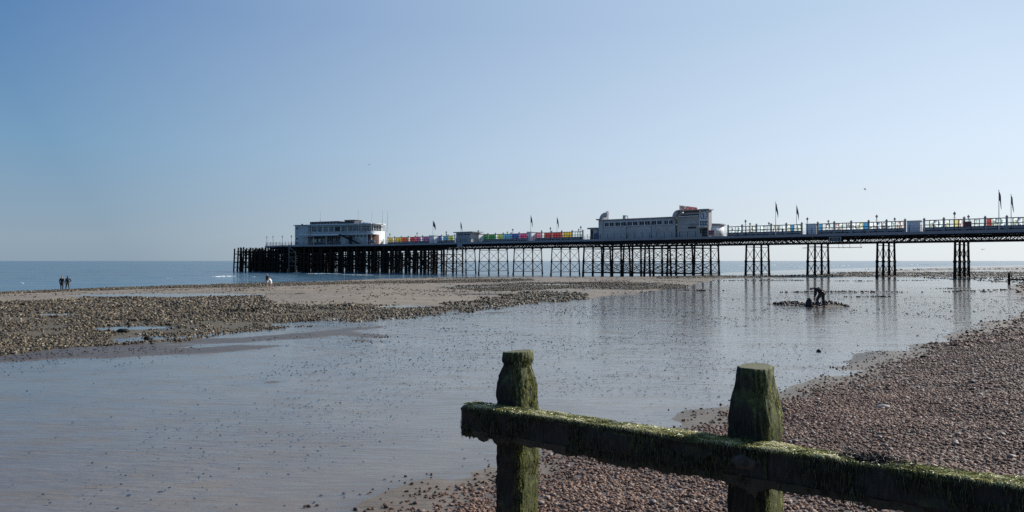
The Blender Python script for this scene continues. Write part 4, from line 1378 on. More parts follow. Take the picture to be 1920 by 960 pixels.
b = MB(); b.box(vt(567), vt(564), .002, .2, vz(565, 426.5), vz(565, 424.5)); b.build('floodlight', M['trim'], eb)
# ground floor: recessed glazed colonnade, then a plain wall
b = MB(); b.box(vt(639), vt(577)-.002, -15.8, -2.4, DECK, zF-.3); gw = b.build('ground_wall', M['glass'], pav)
XD = vt(722, 15.8)+.6
b = MB(); b.box(XD, vt(639)-.002, -15.8, -6.0, DECK, zF-.301); b.build('rear_wall', M['white'], pav)
b = MB(); b.box(tr+.9, vt(639)-.002, -5.998, -.3, DECK, zF-.3); sw = b.build('side_wall', M['white'], pav)
rnd = random.Random(8)
b = MB()
n = 15; a0, a1 = vt(638), vt(578)
for i in range(n+1):
    x = a0+(a1-a0)*i/n; b.box(x-.07, x+.07, -2.398, -2.25, DECK, zF-.6)
b.box(a0, a1, -2.398, -2.28, DECK+.95, DECK+1.05)
b.build('window_frame', M['greypanel'], gw)
for i in (1, 4, 9, 11, 13, 14):
    x = a0+(a1-a0)*(i+.2)/n; b = MB(); b.box(x, x+.9, -2.24, -2.2, DECK+.9+.4*rnd.random(), DECK+2.1); b.build('poster', M['signwhite'] if i > 10 else M['greypanel'], gw)
for px in (569, 586, 610, 638):
    t = vt(px); b = MB(); b.tube((t, -.5, DECK), (t, -.5, zF-.3), .13, n=8); b.build('pillar', M['trim'], pav)
# first floor slab and canopies
b = MB(); b.box(vt(700)-.5, vt(562), -2.3, .75, zF-.30, zF-.06); b.build('balcony', M['trim'], pav)
for a, c, zz in ((584, 569, zF-.55), (609, 587, zF-.42), (638, 612, zF-.36)):
    b = MB(); b.box(vt(c), vt(a), -.2, 1.3, zz-.14, zz-.02) if False else b.box(vt(a) if vt(a) < vt(c) else vt(c), max(vt(a), vt(c)), -.2, 1.3, zz-.15, zz-.03); b.build('canopy', M['trim'], pav)
zW0, zW1 = vz(640, 433.6), vz(640, 424.2)
b = MB(); b.box(XD+.3, vt(577)-.01, -15.5, -5.7, zF-.058, zR-.262); b.build('rear_wall', M['white'], pav)
b = MB(); b.box(tr+.8, vt(577)-.01, -5.698, -1.1, zF-.058, zW0); uw = b.build('upper_wall', M['white'], pav)
b = MB(); b.box(tr+.8, vt(577)-.01, -5.698, -1.35, zW0+.002, zW1); ub = b.build('window_band', M['glass'], pav)
b = MB(); b.box(tr+.8, vt(577)-.01, -5.698, -1.1, zW1+.002, zR-.26); b.build('upper_wall', M['white'], pav)
b = MB()
a0, a1 = tr+.8, vt(578)
bars = 46
for i in range(bars+1):
    x = a0+(a1-a0)*i/bars
    w = .045
    b.box(x-w, x+w, -1.348, -1.22, zW0+.003, zW1)
b.box(a0, a1, -1.348, -1.24, zW0+(zW1-zW0)*.62, zW0+(zW1-zW0)*.62+.07)
b.build('window_frame', M['trim'], ub)
for px in (580, 590.5, 601, 611.5, 623, 635, 647, 673):
    t = vt(px); b = MB(); b.box(t-.26, t+.26, -1.347, -1.05, zW0+.004, zW1); b.build('mullion', M['white'], pav)
b = MB(); b.box(vt(632), vt(623.5), -1.345, -1.15, zF-.05, zW1-.1); b.build('door', M['glass'], pav)
b = MB(); b.prism([(tr+.6, .35), (vt(575), .35), (vt(575), -16.2), (XD-.2, -16.2), (XD-.2, -6.2), (tr+.6, -6.2)], zR-.258, zR); b.build('roof', M['trim'], pav)
# balcony rail
b = MB()
for z in (.45, .95): b.tube((vt(697), .65, zF-.06+z), (vt(577), .65, zF-.06+z), .03, n=4)
for i in range(26):
    t = vt(697)+(vt(577)-vt(697))*i/25; b.tube((t, .65, zF-.06), (t, .65, zF+.92), .03, n=4)
b.build('balcony_rail', M['fascia'], pav)
# outside stair falling to the right
b = MB(); zA = zF
p0, p1 = vt(640.5), vt(676)
x0, x1 = max(p0, p1), min(p0, p1)
for dy in (.3, 1.4):
    b.add([(x0, dy-.05, zA), (x0, dy-.05, zA-.42), (x1, dy-.05, DECK+.05), (x1, dy-.05, DECK+.45), (x0, dy+.05, zA), (x0, dy+.05, zA-.42), (x1, dy+.05, DECK+.05), (x1, dy+.05, DECK+.45)],
          [(0, 1, 2, 3), (7, 6, 5, 4), (0, 4, 5, 1), (1, 5, 6, 2), (2, 6, 7, 3), (3, 7, 4, 0)])
    b.tube((x0, dy, zA+.95), (x1, dy, DECK+1.35), .04, n=4)
st = b.build('stair', M['lattice'], pav)
for i in range(14):
    u = (i+.5)/14; b = MB(); x = x0+(x1-x0)*u; z = zA+(DECK+.3-zA)*u
    b.box(x-.16, x+.16, .36, 1.34, z-.05, z-.01); b.build('step', M['deck'], st)
b = MB(); b.box(vt(661), vt(658.5), .3, 1.4, DECK, zF-.8); b.build('stair_pier', M['lattice'], pav)
for px in (662.5, 669.5, 676.5, 684, 691):
    zz = vz(px, 442.7); b = MB(); b.box(vt(px+1.9), vt(px-1.6), -.299, -.25, zz-.22, zz+.22); b.build('window', M['glass'], sw)
# shoreward end: a rounded bow, red-brown below on the near half, open look-out above
def vpx(t, back):
    q = VO+VD*t+Vector((.4117, .9113, 0))*back; return 960+FPX*q.x/q.y
tb = tr+1.2; RB = 3.6
def bow(a, rb, b0=.55, n=25):
    return [(tb-a*math.sin(q), -(b0+rb*(1-math.cos(q)))) for q in np.linspace(0, math.pi, n)]
best = min(np.linspace(.3, 6, 80), key=lambda a: abs(max(vpx(t, -y) for t, y in bow(a, RB))-721.0))
B = bow(best, RB)
b = MB(); b.prism(B, DECK, zF+.9); bw = b.build('bow_wall', M['bow'], pav)
panel = [p for p in B[:14] if vpx(p[0], -p[1]) < 712]
b = MB()
for (ax, ay), (cx_, cy_) in zip(panel[:-1], panel[1:]):
    d = Vector((cx_-ax, cy_-ay, 0)).normalized(); nn = Vector((d.y, -d.x, 0))
    if nn.y < 0 and nn.x > 0: nn = -nn
    o_ = nn*.04 if nn.y >= 0 or nn.x < 0 else -nn*.04
    b.prism([(ax, ay), (cx_, cy_), (cx_+o_.x, cy_+o_.y), (ax+o_.x, ay+o_.y)], DECK, zF-.35)
b.build('side_bay', M['brick'], pav)
b = MB(); b.box(tb+.002, tr+2.4, -5.6, -.28, DECK, zF-.32); b.build('side_bay', M['brick'], pav)
b = MB(); b.box(tb+.25, tb+1.0, -.279, -.2, DECK, vz(705, 446)); b.build('door', M['darkred'], pav)
b = MB(); b.tube((tb+1.15, .1, DECK), (tb+1.15, .1, zF-.3), .13, n=8); b.build('pillar', M['trim'], pav)
b = MB(); b.box(tb-2.4, tb-.2, .5, 1.4, DECK+.9, DECK+1.0); b.box(tb-2.4, tb-.2, .9, .96, DECK+.2, DECK+1.5); b.build('wind_break', M['fascia'], pav)
Br = [(tb-(best+.7)*math.sin(q), .25-(RB+.5)*(1-math.cos(q))) for q in np.linspace(0, math.pi, 25)]
b = MB(); b.prism(Br, zR-.30, zR-.03); b.build('bow_roof', M['trim'], pav)
b = MB()
for x, y in B[1:-1:3]: b.tube((x+.1, y, zF+.9), (x+.1, y, zR-.3), .09, n=6)
for z in (zF+1.5,):
    for p, q in zip(B[:-1], B[1:]): b.tube((p[0]+.1, p[1], z), (q[0]+.1, q[1], z), .04, n=4)
b.build('window_frame', M['trim'], pav)
# roof lights and plant
b = MB(); 
q0, q1, q2 = vt(581, 4), vt(633, 4), vt(652, 4)
zt0, zt1 = vz(581, 416.2, 4), vz(633, 414.4, 4)
b.add([(q0, -4, zR), (q1, -4, zR), (q2, -4, zR), (q2, -4, vz(652, 416.5, 4)), (q1, -4, zt1), (q0, -4, zt0),
       (q0, -12, zR), (q1, -12, zR), (q2, -12, zR), (q2, -12, vz(652, 416.5, 4)), (q1, -12, zt1), (q0, -12, zt0)],
      [(0, 1, 4, 5), (1, 2, 3, 4), (6, 11, 10, 7), (7, 10, 9, 8), (5, 4, 10, 11), (4, 3, 9, 10), (0, 5, 11, 6), (2, 8, 9, 3)])
rl = b.build('roof_light', M['roof'], pav)
for i in range(9):
    x = q0+(q1-q0)*(i+.5)/9; b = MB(); b.box(x-.25, x+.25, -4, -3.95, zR+.25, zR+.55); b.build('vent', M['fascia'], rl)
b = MB(); b.box(vt(664.5, 5), vt(646, 5), -9, -5, zR, vz(655, 413, 5)); b.build('roof_hut', M['roof'], pav)
b = MB(); b.box(vt(664.5, 5)-.25, vt(646, 5)+.25, -9.2, -4.8, vz(655, 413, 5)+.002, vz(655, 412.3, 5)); b.build('roof_hut_lid', M['roof'], pav)
for px in (566.5, 675, 682):
    b = MB(); t = vt(px, 3); b.lathe([(.3, zR-.2), (.3, zR+.3), (.42, zR+.32), (.2, zR+.5)], 8, (t, -3)); b.build('roof_vent', M['roof'], pav)
b = MB(); rblock_ = [(vt(690, 3), -3), (vt(668, 3), -3), (vt(668, 3), -9), (vt(690, 3), -9)]; b.prism(rblock_, zR, zR+.35); b.build('roof_kerb', M['fascia'], pav)
def vworld(t, back, z): 
    q = VO + VD*t + Vector((.4117, .9113, 0))*back; return Vector((q.x, q.y, z))
for px, back, y0, y1, lab in [(600.5, 6, 415, 395, 'thin aerial on the dark roof light of the pavilion'), (671.5, -1.0, 440, 393.5, 'white mast standing in front of the pavilion windows'),
                              (697, 3, 420, 394, 'slim mast on the pavilion roof above the red brown bay'), (717, 4, 421, 394.5, 'slim mast at the rounded end of the pavilion roof'),
                              (725.5, 2.5, 434, 396, 'leaning mast just clear of the rounded pavilion end')]:
    t = vt(px, back); z0, z1 = vz(px, y0, back), vz(px, y1, back)
    o = tag(empty('mast', vworld(t, back, z0), VRZ), lab, 'mast', 'masts on the pavilion')
    lean = -.35 if px > 720 else 0
    mb = MB(); mb.tube((0, 0, 0), (lean, 0, z1-z0), .075, .04, 6); mb.build('pole', M['pole'], o)
    mb = MB(); mb.lathe([(.13, 0), (.13, .25)], 6); mb.build('socket', M['fascia'], o)

# ------------------------------------------------------------------ far groyne at the right edge
fx, fy = 65.5, 97.5
o = tag(empty('groyne', (fx, fy, float(height(fx, fy))), 0), 'distant short dark timber groyne at the right edge of the flats', 'groyne')
dv = Vector((.94, -.34, 0)); 
for i in range(4):
    p = dv*(i*1.85)
    gz_ = float(height(fx+p.x, fy+p.y))-float(height(fx, fy))
    mb = MB(); mb.tube((p.x, p.y, -1), (p.x, p.y, 1.5+.08*(i % 2)), .17, .15, 8); mb.build('post', M['timber'], o)
mb = MB(); mb.tube((0, -.2, .62), (dv.x*5.8, dv.y*5.8-.2, .66), .14, n=4); mb.build('beam', M['timber'], o)

# ------------------------------------------------------------------ birds
def bird(loc, rz, bank, span, lab):
    o = tag(empty('bird', loc, rz), lab, 'bird', 'birds in the sky'); o.rotation_euler = (bank, 0, rz)
    bm = MB(); prof = [(.008, -.26), (.05, -.15), (.075, 0), (.06, .12), (.045, .17), (.05, .22), (.03, .26), (.004, .31)]
    n = 8; vs = []; fs = []
    for r, y in prof:
        for i in range(n):
            a = 2*math.pi*i/n; vs.append((r*math.cos(a), y, r*.9*math.sin(a)))
    for k in range(len(prof)-1):
        for i in range(n): fs.append((k*n+i, k*n+(i+1) % n, (k+1)*n+(i+1) % n, (k+1)*n+i))
    bm.add(vs, fs); bm.build('body', M['flag'], o, True)
    for s in (-1, 1):
        w = MB(); pts = [(0, .12, .02), (s*span*.45, .16, .16), (s*span, -.02, .05), (s*span*.5, -.05, .14), (0, -.10, .02)]
        vs = [(x, y, z+.012) for x, y, z in pts]+[(x, y, z-.012) for x, y, z in pts]
        w.add(vs, [(0, 1, 3, 4), (1, 2, 3), (9, 8, 6, 5), (8, 7, 6), (0, 5, 6, 1), (1, 6, 7, 2), (2, 7, 8, 3), (3, 8, 9, 4)]); w.build('wing', M['flag'], o)
    t = MB(); t.add([(-.03, -.22, .01), (.03, -.22, .01), (.08, -.38, 0), (-.08, -.38, 0), (-.03, -.22, -.01), (.03, -.22, -.01), (.08, -.38, -.012), (-.08, -.38, -.012)], [(0, 1, 2, 3), (7, 6, 5, 4), (0, 4, 5, 1), (1, 5, 6, 2), (2, 6, 7, 3), (3, 7, 4, 0)]); t.build('tail', M['flag'], o)
def sky_at(px, py, Y): return ((px-960)/FPX*Y, Y, EYE+(489-py)/FPX*Y)
bird(sky_at(1622, 355, 150), 1.4, .5, .55, 'dark bird gliding above the pier at the right')
bird(sky_at(692, 309, 190), .4, .2, .5, 'tiny bird high above the pier head pavilion')
bird(sky_at(1843, 468, 190), -.9, .3, .55, 'bird flying low under the pier by the rightmost trestle')
o = tag(empty('buoy', (*[v for v in ray(1016, 495.5, SEA_Z)], SEA_Z)), 'small dark buoy out at sea between two pier trestles', 'buoy')
mb = MB(); mb.lathe([(.3, -.3), (1.0, -.1), (1.1, .5), (.8, 1.1), (.25, 1.6), (.2, 2.4)], 10); mb.build('float', M['iron'], o, True)
mb = MB(); mb.lathe([(.2, 2.4), (.5, 2.45), (.5, 2.9), (.1, 3.1)], 8); mb.build('top_mark', M['iron'], o)

# ------------------------------------------------------------------ stones one can point to
def stone(name, px, py, size, mat_, lab, flat=.6, seed=1, asp=1.4, sink=.15, cat='stone', group=None):
    x, y = G(px, py); z = float(height(x, y))
    rnd = random.Random(seed)
    import bmesh
    bm = bmesh.new(); bmesh.ops.create_icosphere(bm, subdivisions=3, radius=1)
    ph = [rnd.uniform(0, 6) for _ in range(6)]
    for v in bm.verts:
        c = v.co
        k = 1+.12*math.sin(2.3*c.x+ph[0])+.12*math.sin(2.9*c.y+ph[1])+.10*math.sin(3.1*c.z+ph[2])+.05*math.sin(6*c.x+5*c.y+ph[3])
        v.co = Vector((c.x*asp, c.y, c.z*flat))*k*size
    me = bpy.data.meshes.new(name); bm.to_mesh(me); bm.free()
    me.polygons.foreach_set('use_smooth', [True]*len(me.polygons)); me.materials.append(mat_)
    o = inst(name, me, None, (x, y, z+size*flat*(1-sink*2)*.5), rnd.uniform(-.4, .4))
    return tag(o, lab, cat, group)
M['pale'] = simple('pale_chalk_stone', (.38, .34, .29), .7, .2, 9, bump=.3)
M['dark'] = simple('dark_wet_stone', (.026, .024, .022), .85, .4, 9, bump=.3, spec=.1)
M['tanstone'] = simple('tan_flint', (.24, .16, .11), .6, .35, 8, bump=.3)
M['brownstone'] = simple('brown_flint', (.16, .11, .085), .55, .35, 8, bump=.3)
stone('stone', 1656, 763, .075, M['pale'], 'largest pale stone lying on the shingle right of the tall post', .5, 3, 1.7)
stone('stone', 1535, 660, .075, M['dark'], 'small dark stone alone on the wet sand behind the right post', .9, 4, 1.1)
stone('stone', 1733, 672, .11, M['dark'], 'dark lump at the edge of the shingle on the right', .7, 5, 1.3)
stone('stone', 1127, 790, .05, M['dark'], 'pair of dark stones at the water edge above the beam', .6, 6, 1.7)
stone('stone', 1347, 746, .03, M['dark'], 'little dark stone in the shallows left of the right post', .7, 7)
stone('stone', 243, 929, .022, M['dark'], 'dark pebble on bare wet sand, bottom left', .7, 8, 1.3)
stone('stone', 303, 922, .022, M['dark'], 'second dark pebble on bare wet sand, bottom left, to the right of its twin', .6, 9, 1.6)
stone('stone', 646, 836, .025, M['dark'], 'flat dark stone on the wet sand left of the beam end', .4, 10, 2.0)
stone('stone', 278, 636, .13, M['dark'], 'bulky dark rock sticking out of the lower reef rim at the left', .7, 12, 1.2)
stone('stone', 232, 622, .19, M['dark'], 'broad dark rock beside a pale sand hollow in the reef', .5, 13, 1.8)
stone('stone', 1240, 752, .03, M['pale'], 'pale pebble at the water edge left of the right post', .6, 14)
# larger cobbles among the shingle in front
pebs = []
rnd = random.Random(21)
protos = []
import bmesh
for k in range(6):
    bm = bmesh.new(); bmesh.ops.create_icosphere(bm, subdivisions=2, radius=1)
    ph = [rnd.uniform(0, 6) for _ in range(5)]
    for v in bm.verts:
        c = v.co; kk = 1+.14*math.sin(2.1*c.x+ph[0])+.12*math.sin(2.7*c.y+ph[1])+.1*math.sin(3*c.z+ph[2])
        v.co = Vector((c.x*1.3, c.y, c.z*.62))*kk
    me = bpy.data.meshes.new('cobble'); bm.to_mesh(me); bm.free()
    me.polygons.foreach_set('use_smooth', [True]*len(me.polygons)); me.materials.append(M['brownstone'] if k < 4 else M['tanstone'])
    protos.append(me)
cnt = 0
while cnt < 220:
    x, y = rnd.uniform(-1.5, 14), rnd.uniform(5, 24)
    a, _, _ = fields(np.array([x]), np.array([y]))
    if not (.25 < a[0] < 6) or abs(x) > .72*y+.3: continue
    s = rnd.uniform(.026, .038)*(1+y/70)
    o = inst('cobble', protos[rnd.randrange(6)], None, (x, y, float(height(x, y))+s*.55), rnd.uniform(0, 6), (s, s, s))
    tag(o, 'larger cobble lying among the fine shingle', 'cobble', 'larger cobbles on the shingle'); cnt += 1

# ------------------------------------------------------------------ people
M['skin'] = simple('skin', (.36, .22, .16), .6, .08, 6)
M['coat'] = simple('dark_coat', (.016, .017, .022), .9, .3, 8)
M['jeans'] = simple('dark_trousers', (.022, .024, .032), .9, .3, 8)
M['khaki'] = simple('olive_trousers', (.055, .05, .03), .9, .3, 8)
M['whitecloth'] = simple('white_cloth', (.72, .71, .70), .9, .06, 8)
M['navy'] = simple('navy_top', (.02, .03, .055), .9, .2, 8)
M['hair'] = simple('dark_hair', (.018, .013, .010), .7, .3, 12)
M['hairfair'] = simple('fair_hair', (.30, .24, .16), .7, .2, 12)
M['boot'] = simple('dark_boot', (.012, .012, .012), .7, .3, 8)
def skin_obj(name, V, E, RAD, mat_, parent, root=0, sub=1):
    me = bpy.data.meshes.new(name); me.from_pydata([tuple(v) for v in V], E, [])
    o = bpy.data.objects.new(name, me); link(o)
    md = o.modifiers.new('skin', 'SKIN'); md.use_smooth_shade = True
    for i, d in enumerate(me.skin_vertices[0].data):
        r = RAD[i]; d.radius = r if isinstance(r, tuple) else (r, r); d.use_root = (i == root)
    s = o.modifiers.new('sub', 'SUBSURF'); s.levels = sub; s.render_levels = sub
    bpy.context.view_layer.update()
    ev = o.evaluated_get(bpy.context.evaluated_depsgraph_get())
    m2 = bpy.data.meshes.new_from_object(ev)
    m2.name = name; m2.materials.clear(); m2.materials.append(mat_)
    m2.polygons.foreach_set('use_smooth', [True]*len(m2.polygons))
    bpy.data.objects.remove(o); bpy.data.meshes.remove(me)
    return inst(name, m2, parent)
def lerp(a, b, t): return Vector(a).lerp(Vector(b), t)
def person(loc, rz, h, pose, label, top, legs, hair, shorts=False, bulk=1.0, sleeves=True, longhair=False, coat=False, group=None):
    """pose: joint name -> (x right, y forward, z up) for a 1.75 m figure"""
    o = tag(empty('person', loc, rz), label, 'person', group)
    o.scale = (h/1.75,)*3
    J = {k: Vector(v) for k, v in pose.items()}
    V = []; E = []; RD_ = []; ix = {}
    def pt(n, p, r): ix[n] = len(V); V.append(Vector(p)); RD_.append(r); return ix[n]
    def chain(n0, lst):
        prev = ix[n0]
        for n, p, r in lst:
            i = pt(n, p, r); E.append((prev, i)); prev = i
    pt('pelvis', J['pelvis'], (.135, .10))
    chain('pelvis', [('waist', J['waist'], (.115, .085)), ('chest', J['chest'], (.145, .10)), ('neckb', J['neckb'], (.085, .075)), ('neck', lerp(J['neckb'], J['head'], .4), .052),
                     ('jaw', lerp(J['neckb'], J['head'], .75), (.068, .075)), ('head', J['head'], (.078, .095)), ('crown', J['head']+(J['head']-J['neckb']).normalized()*.10, (.058, .07))])
    for s in 'lr':
        chain('pelvis', [(s+'hip', J[s+'hip'], .088), (s+'thigh', lerp(J[s+'hip'], J[s+'knee'], .5), .078), (s+'knee', J[s+'knee'], .055), (s+'calf', lerp(J[s+'knee'], J[s+'ankle'], .35), .056),
                         (s+'ankle', J[s+'ankle'], .036), (s+'ball', J[s+'toe'], (.042, .028))])
        chain('chest', [(s+'sh', J[s+'sh'], .058), (s+'ua', lerp(J[s+'sh'], J[s+'el'], .5), .046), (s+'el', J[s+'el'], .038), (s+'fa', lerp(J[s+'el'], J[s+'wr'], .4), .037), (s+'wr', J[s+'wr'], .026),
                        (s+'palm', lerp(J[s+'wr'], J[s+'hand'], .55), (.038, .018))])
        d = (J[s+'hand']-J[s+'wr']).normalized(); side = d.cross(Vector((1, 0, 0)))
        side = side.normalized() if side.length > .1 else Vector((0, 1, 0))
        base = lerp(J[s+'wr'], J[s+'hand'], .55)
        for q, (off, ln) in enumerate(((-.026, .085), (-.009, .098), (.009, .092), (.026, .072))):
            p1 = base+side*off+d*.045; p2 = p1+d*ln*.5+Vector((0, .006, 0)); p3 = p2+d*ln*.42+Vector((0, .014, -.004))
            chain(s+'palm', [(s+'f%da' % q, p1, .009), (s+'f%db' % q, p2, .0085), (s+'f%dc' % q, p3, .0065)])
        tb_ = lerp(J[s+'wr'], J[s+'hand'], .25)
        chain(s+'wr', [(s+'t0', tb_+side*-.032, .011), (s+'t1', tb_+side*-.052+d*.035, .0095), (s+'t2', tb_+side*-.056+d*.065, .007)])
    body = skin_obj('body', V, E, RD_, M['skin'], o)
    # face
    f = (J['face']-J['head']).normalized(); up = (J['head']-J['neckb']).normalized(); rt = f.cross(up).normalized()
    c = J['head']
    mb = MB(); mb.tube(c+f*.075-up*.005, c+f*.118-up*.03, .012, .016, 6); mb.tube(c+f*.09-up*.055-rt*.022, c+f*.09-up*.055+rt*.022, .008, .008, 5)
    mb.build('nose', M['skin'], body)
    mb = MB()
    for s in (-1, 1): mb.tube(c+f*.082+up*.012+rt*s*.032, c+f*.094+up*.012+rt*s*.032, .012, .009, 6)
    mb.build('eyes', M['hair'], body)
    mb = MB()
    for s in (-1, 1): mb.tube(c+rt*s*.074-up*.02, c+rt*s*.09-up*.005, .026, .02, 6)
    mb.build('ears', M['skin'], body)
    hv = [c-f*.03+up*.02, c-f*.035+up*.075]; hr = [.098, .082]
    if longhair: hv = [c-f*.075-up*.19, c-f*.055-up*.06]+hv; hr = [.05, .08]+hr
    skin_obj('hair', hv, [(i, i+1) for i in range(len(hv)-1)], hr, hair, o)
    # clothes follow the body
    V = [J['waist'].lerp(J['pelvis'], .55), J['waist'], J['chest'], J['neckb']]; E = [(0, 1), (1, 2), (2, 3)]; RR = [(.155, .12), (.140, .11), (.165, .125), (.095, .085)]
    if coat:
        V.append(J['pelvis']+Vector((0, -.01, -.30))); E.append((0, 4)); RR.append((.185, .16))
    for s in 'lr':
        b0 = len(V); V += [J[s+'sh'], lerp(J[s+'sh'], J[s+'el'], .55)]; RR += [.075, .062]; E += [(2, b0), (b0, b0+1)]
        if sleeves:
            V += [J[s+'el'], lerp(J[s+'el'], J[s+'wr'], .92)]; RR += [.054, .042]; E += [(b0+1, b0+2), (b0+2, b0+3)]
    RR = [tuple(q*bulk for q in r) if isinstance(r, tuple) else r*bulk for r in RR]
    skin_obj('coat' if coat else 'top', V, E, RR, top, o, 1)
    V = [J['pelvis']+Vector((0, 0, .04))]; RR = [(.15, .118)]; E = []
    for s in 'lr':
        b0 = len(V); end = .75 if shorts else None
        V += [J[s+'hip'], lerp(J[s+'hip'], J[s+'knee'], .55)]; RR += [.102, .092]; E += [(0, b0), (b0, b0+1)]
        if not shorts:
            V += [J[s+'knee'], lerp(J[s+'knee'], J[s+'ankle'], .4), lerp(J[s+'knee'], J[s+'ankle'], .93)]; RR += [.070, .068, .055]; E += [(b0+1, b0+2), (b0+2, b0+3), (b0+3, b0+4)]
    RR = [tuple(q*bulk for q in r) if isinstance(r, tuple) else r*bulk for r in RR]
    skin_obj('shorts' if shorts else 'trousers', V, E, RR, legs, o)
    if not shorts:
        for s in 'lr':
            skin_obj('shoe', [J[s+'ankle']+Vector((0, -.03, -.045)), lerp(J[s+'ankle'], J[s+'toe'], .6), J[s+'toe']], [(0, 1), (1, 2)], [.046, (.048, .036), (.042, .028)], M['boot'], o)
    return o
def stand(step=.0, turn=0.0, arm=0.0):
    return dict(pelvis=(0, 0, .93), waist=(0, .01, 1.10), chest=(0, .0, 1.30), neckb=(0, .0, 1.47), head=(0, .035, 1.645), face=(math.sin(turn), .035+math.cos(turn), 1.62),
                lhip=(-.10, .0, .88), lknee=(-.11, .05+step*.45, .50), lankle=(-.11, step, .085), ltoe=(-.13, step+.14, .03),
                rhip=(.10, .0, .88), rknee=(.11, .05-step*.25, .50), rankle=(.11, -step, .085), rtoe=(.13, -step+.14, .03),
                lsh=(-.185, 0, 1.41), lel=(-.24, -.03-arm*.4, 1.13), lwr=(-.24, .06+arm*.5, .90), lhand=(-.235, .10+arm*.8, .76),
                rsh=(.185, 0, 1.41), rel=(.24, -.03+arm*.3, 1.13), rwr=(.24, .06-arm*.3, .90), rhand=(.235, .10-arm*.4, .76))
def at_ground(px, py):
    x, y = G(px, py); return (x, y, float(height(x, y)))
def facing(a): return a   # rz: 0 faces +Y (away from the viewer), pi/2 faces left
def at_dist(px, Y):
    x = (px-960)/FPX*Y; return (x, Y, float(height(x, Y)))
L0 = at_dist(116, 92.5)
person(L0, 0.25, 1.86, stand(.07, .3), 'person in long dark coat at the sea edge, left one of the pair', M['coat'], M['jeans'], M['hair'], coat=True, group='pair on the rocks by the sea')
p = stand(.22, .4, .05); p['rel'] = (.34, -.12, 1.16); p['rwr'] = (.27, .06, 1.0); p['rhand'] = (.17, .12, .96)
L1 = at_dist(127, 92.5)
o = person(L1, .9, 1.86, p, 'person with bent arm and rucksack at the sea edge, right one of the pair', M['coat'], M['khaki'], M['hair'], longhair=True, group='pair on the rocks by the sea')
mb = MB(); mb.lathe([(.02, 1.0), (.13, 1.02), (.15, 1.2), (.13, 1.42), (.04, 1.46)], 10, (0, -.20)); 
bag = mb.build('backpack', M['navy'], None, True); bag.location = L1; bag.rotation_euler.z = .9
tag(bag, 'dark rucksack on the back of the person at the sea edge', 'backpack')
A0 = at_ground(501, 541.5)
person(A0, 2.4, 1.62, stand(.16, .2, .1), 'taller bare legged walker in a dark top and pale shorts on the sand spit', M['navy'], M['whitecloth'], M['hairfair'], shorts=True, sleeves=False, longhair=True, group='two walkers on the sand spit')
A1 = at_ground(508.5, 541.8)
p = stand(.14, .1, .1); 
for k in ('waist', 'chest', 'neckb', 'head', 'face', 'lsh', 'rsh'):
    x, y, z = p[k]; p[k] = (x, y+max(0, (z-.95))*.40, z-.02)
p['face'] = (0, 1.0, 1.45)
person(A1, 1.5, 1.30, p, 'smaller walker in a long white shirt leaning forward on the sand spit', M['whitecloth'], M['whitecloth'], M['hair'], shorts=True, group='two walkers on the sand spit')
# bait digger bent at the waist
D0 = at_dist(1539, 49.6)
p = dict(pelvis=(0, -.06, .93), waist=(0, .06, 1.08), chest=(0, .25, 1.18), neckb=(0, .41, 1.15), head=(0, .55, 1.12), face=(0, .70, .92),
         lhip=(-.10, -.02, .88), lknee=(-.13, .20, .50), lankle=(-.15, .19, .085), ltoe=(-.17, .33, .03),
         rhip=(.10, -.10, .88), rknee=(.14, -.13, .50), rankle=(.17, -.22, .085), rtoe=(.19, -.08, .03),
         lsh=(-.19, .30, 1.14), lel=(-.23, .33, .86), lwr=(-.11, .34, .62), lhand=(-.07, .36, .49),
         rsh=(.19, .30, 1.14), rel=(.26, .27, .86), rwr=(.15, .32, .68), rhand=(.10, .36, .56))
person(D0, 1.15, 1.95, p, 'person in dark clothes bent double digging on the wet flats', M['coat'], M['jeans'], M['hair'], bulk=1.25)
c_, s_ = math.cos(1.15), math.sin(1.15)
hx, hy = D0[0]+(-.02*c_-.37*s_), D0[1]+(-.02*s_+.37*c_)
fo = tag(empty('garden_fork', (hx, hy, D0[2]), 1.15), 'digging fork held upright by the bent person on the flats', 'fork')
mb = MB(); mb.tube((0, 0, .18), (0, 0, .72), .018, n=6); mb.tube((-.06, 0, .72), (.06, 0, .72), .016, n=6); mb.build('handle', M['paletimber'], fo)
mb = MB(); mb.tube((-.085, 0, .2), (.085, 0, .2), .012, n=5)
for x in (-.08, -.027, .027, .08): mb.tube((x, 0, .2), (x, .02, -.06), .008, .005, 5)
mb.build('tines', M['iron'], fo)
B0_ = at_dist(1517, 50.2)
bk = tag(empty('bucket_bag', B0_, .2), 'dark upright round topped bag on the dug mound beside the digger', 'bag')
mb = MB(); mb.lathe([(.15, -.02), (.185, .05), (.19, .25), (.165, .42), (.115, .52), (.05, .565)], 14); mb.build('body', M['coat'], bk, True)
mb = MB()
for x in (-.08, .08):
    mb.tube((x, .17, .42), (x, .24, .25), .02, n=5); mb.tube((x, .24, .25), (x, .18, .08), .02, n=5)
mb.build('strap', M['boot'], bk)
mb = MB(); mb.tube((-.10, -.15, .08), (-.10, -.155, .28), .05, n=4); mb.build('pocket', M['navy'], bk)

# ------------------------------------------------------------------ the near groyne: two hewn posts, one rail, furred with weed
GU = Vector((.8139, -.5812, 0)); GA = Vector((.5812, .8139, 0)); GRZ = math.atan2(GU.y, GU.x)
GO = GA*4.562
gro = tag(empty('groyne', (GO.x, GO.y, 0), GRZ), 'near timber groyne of two hewn posts and a rail furred with green weed', 'groyne')

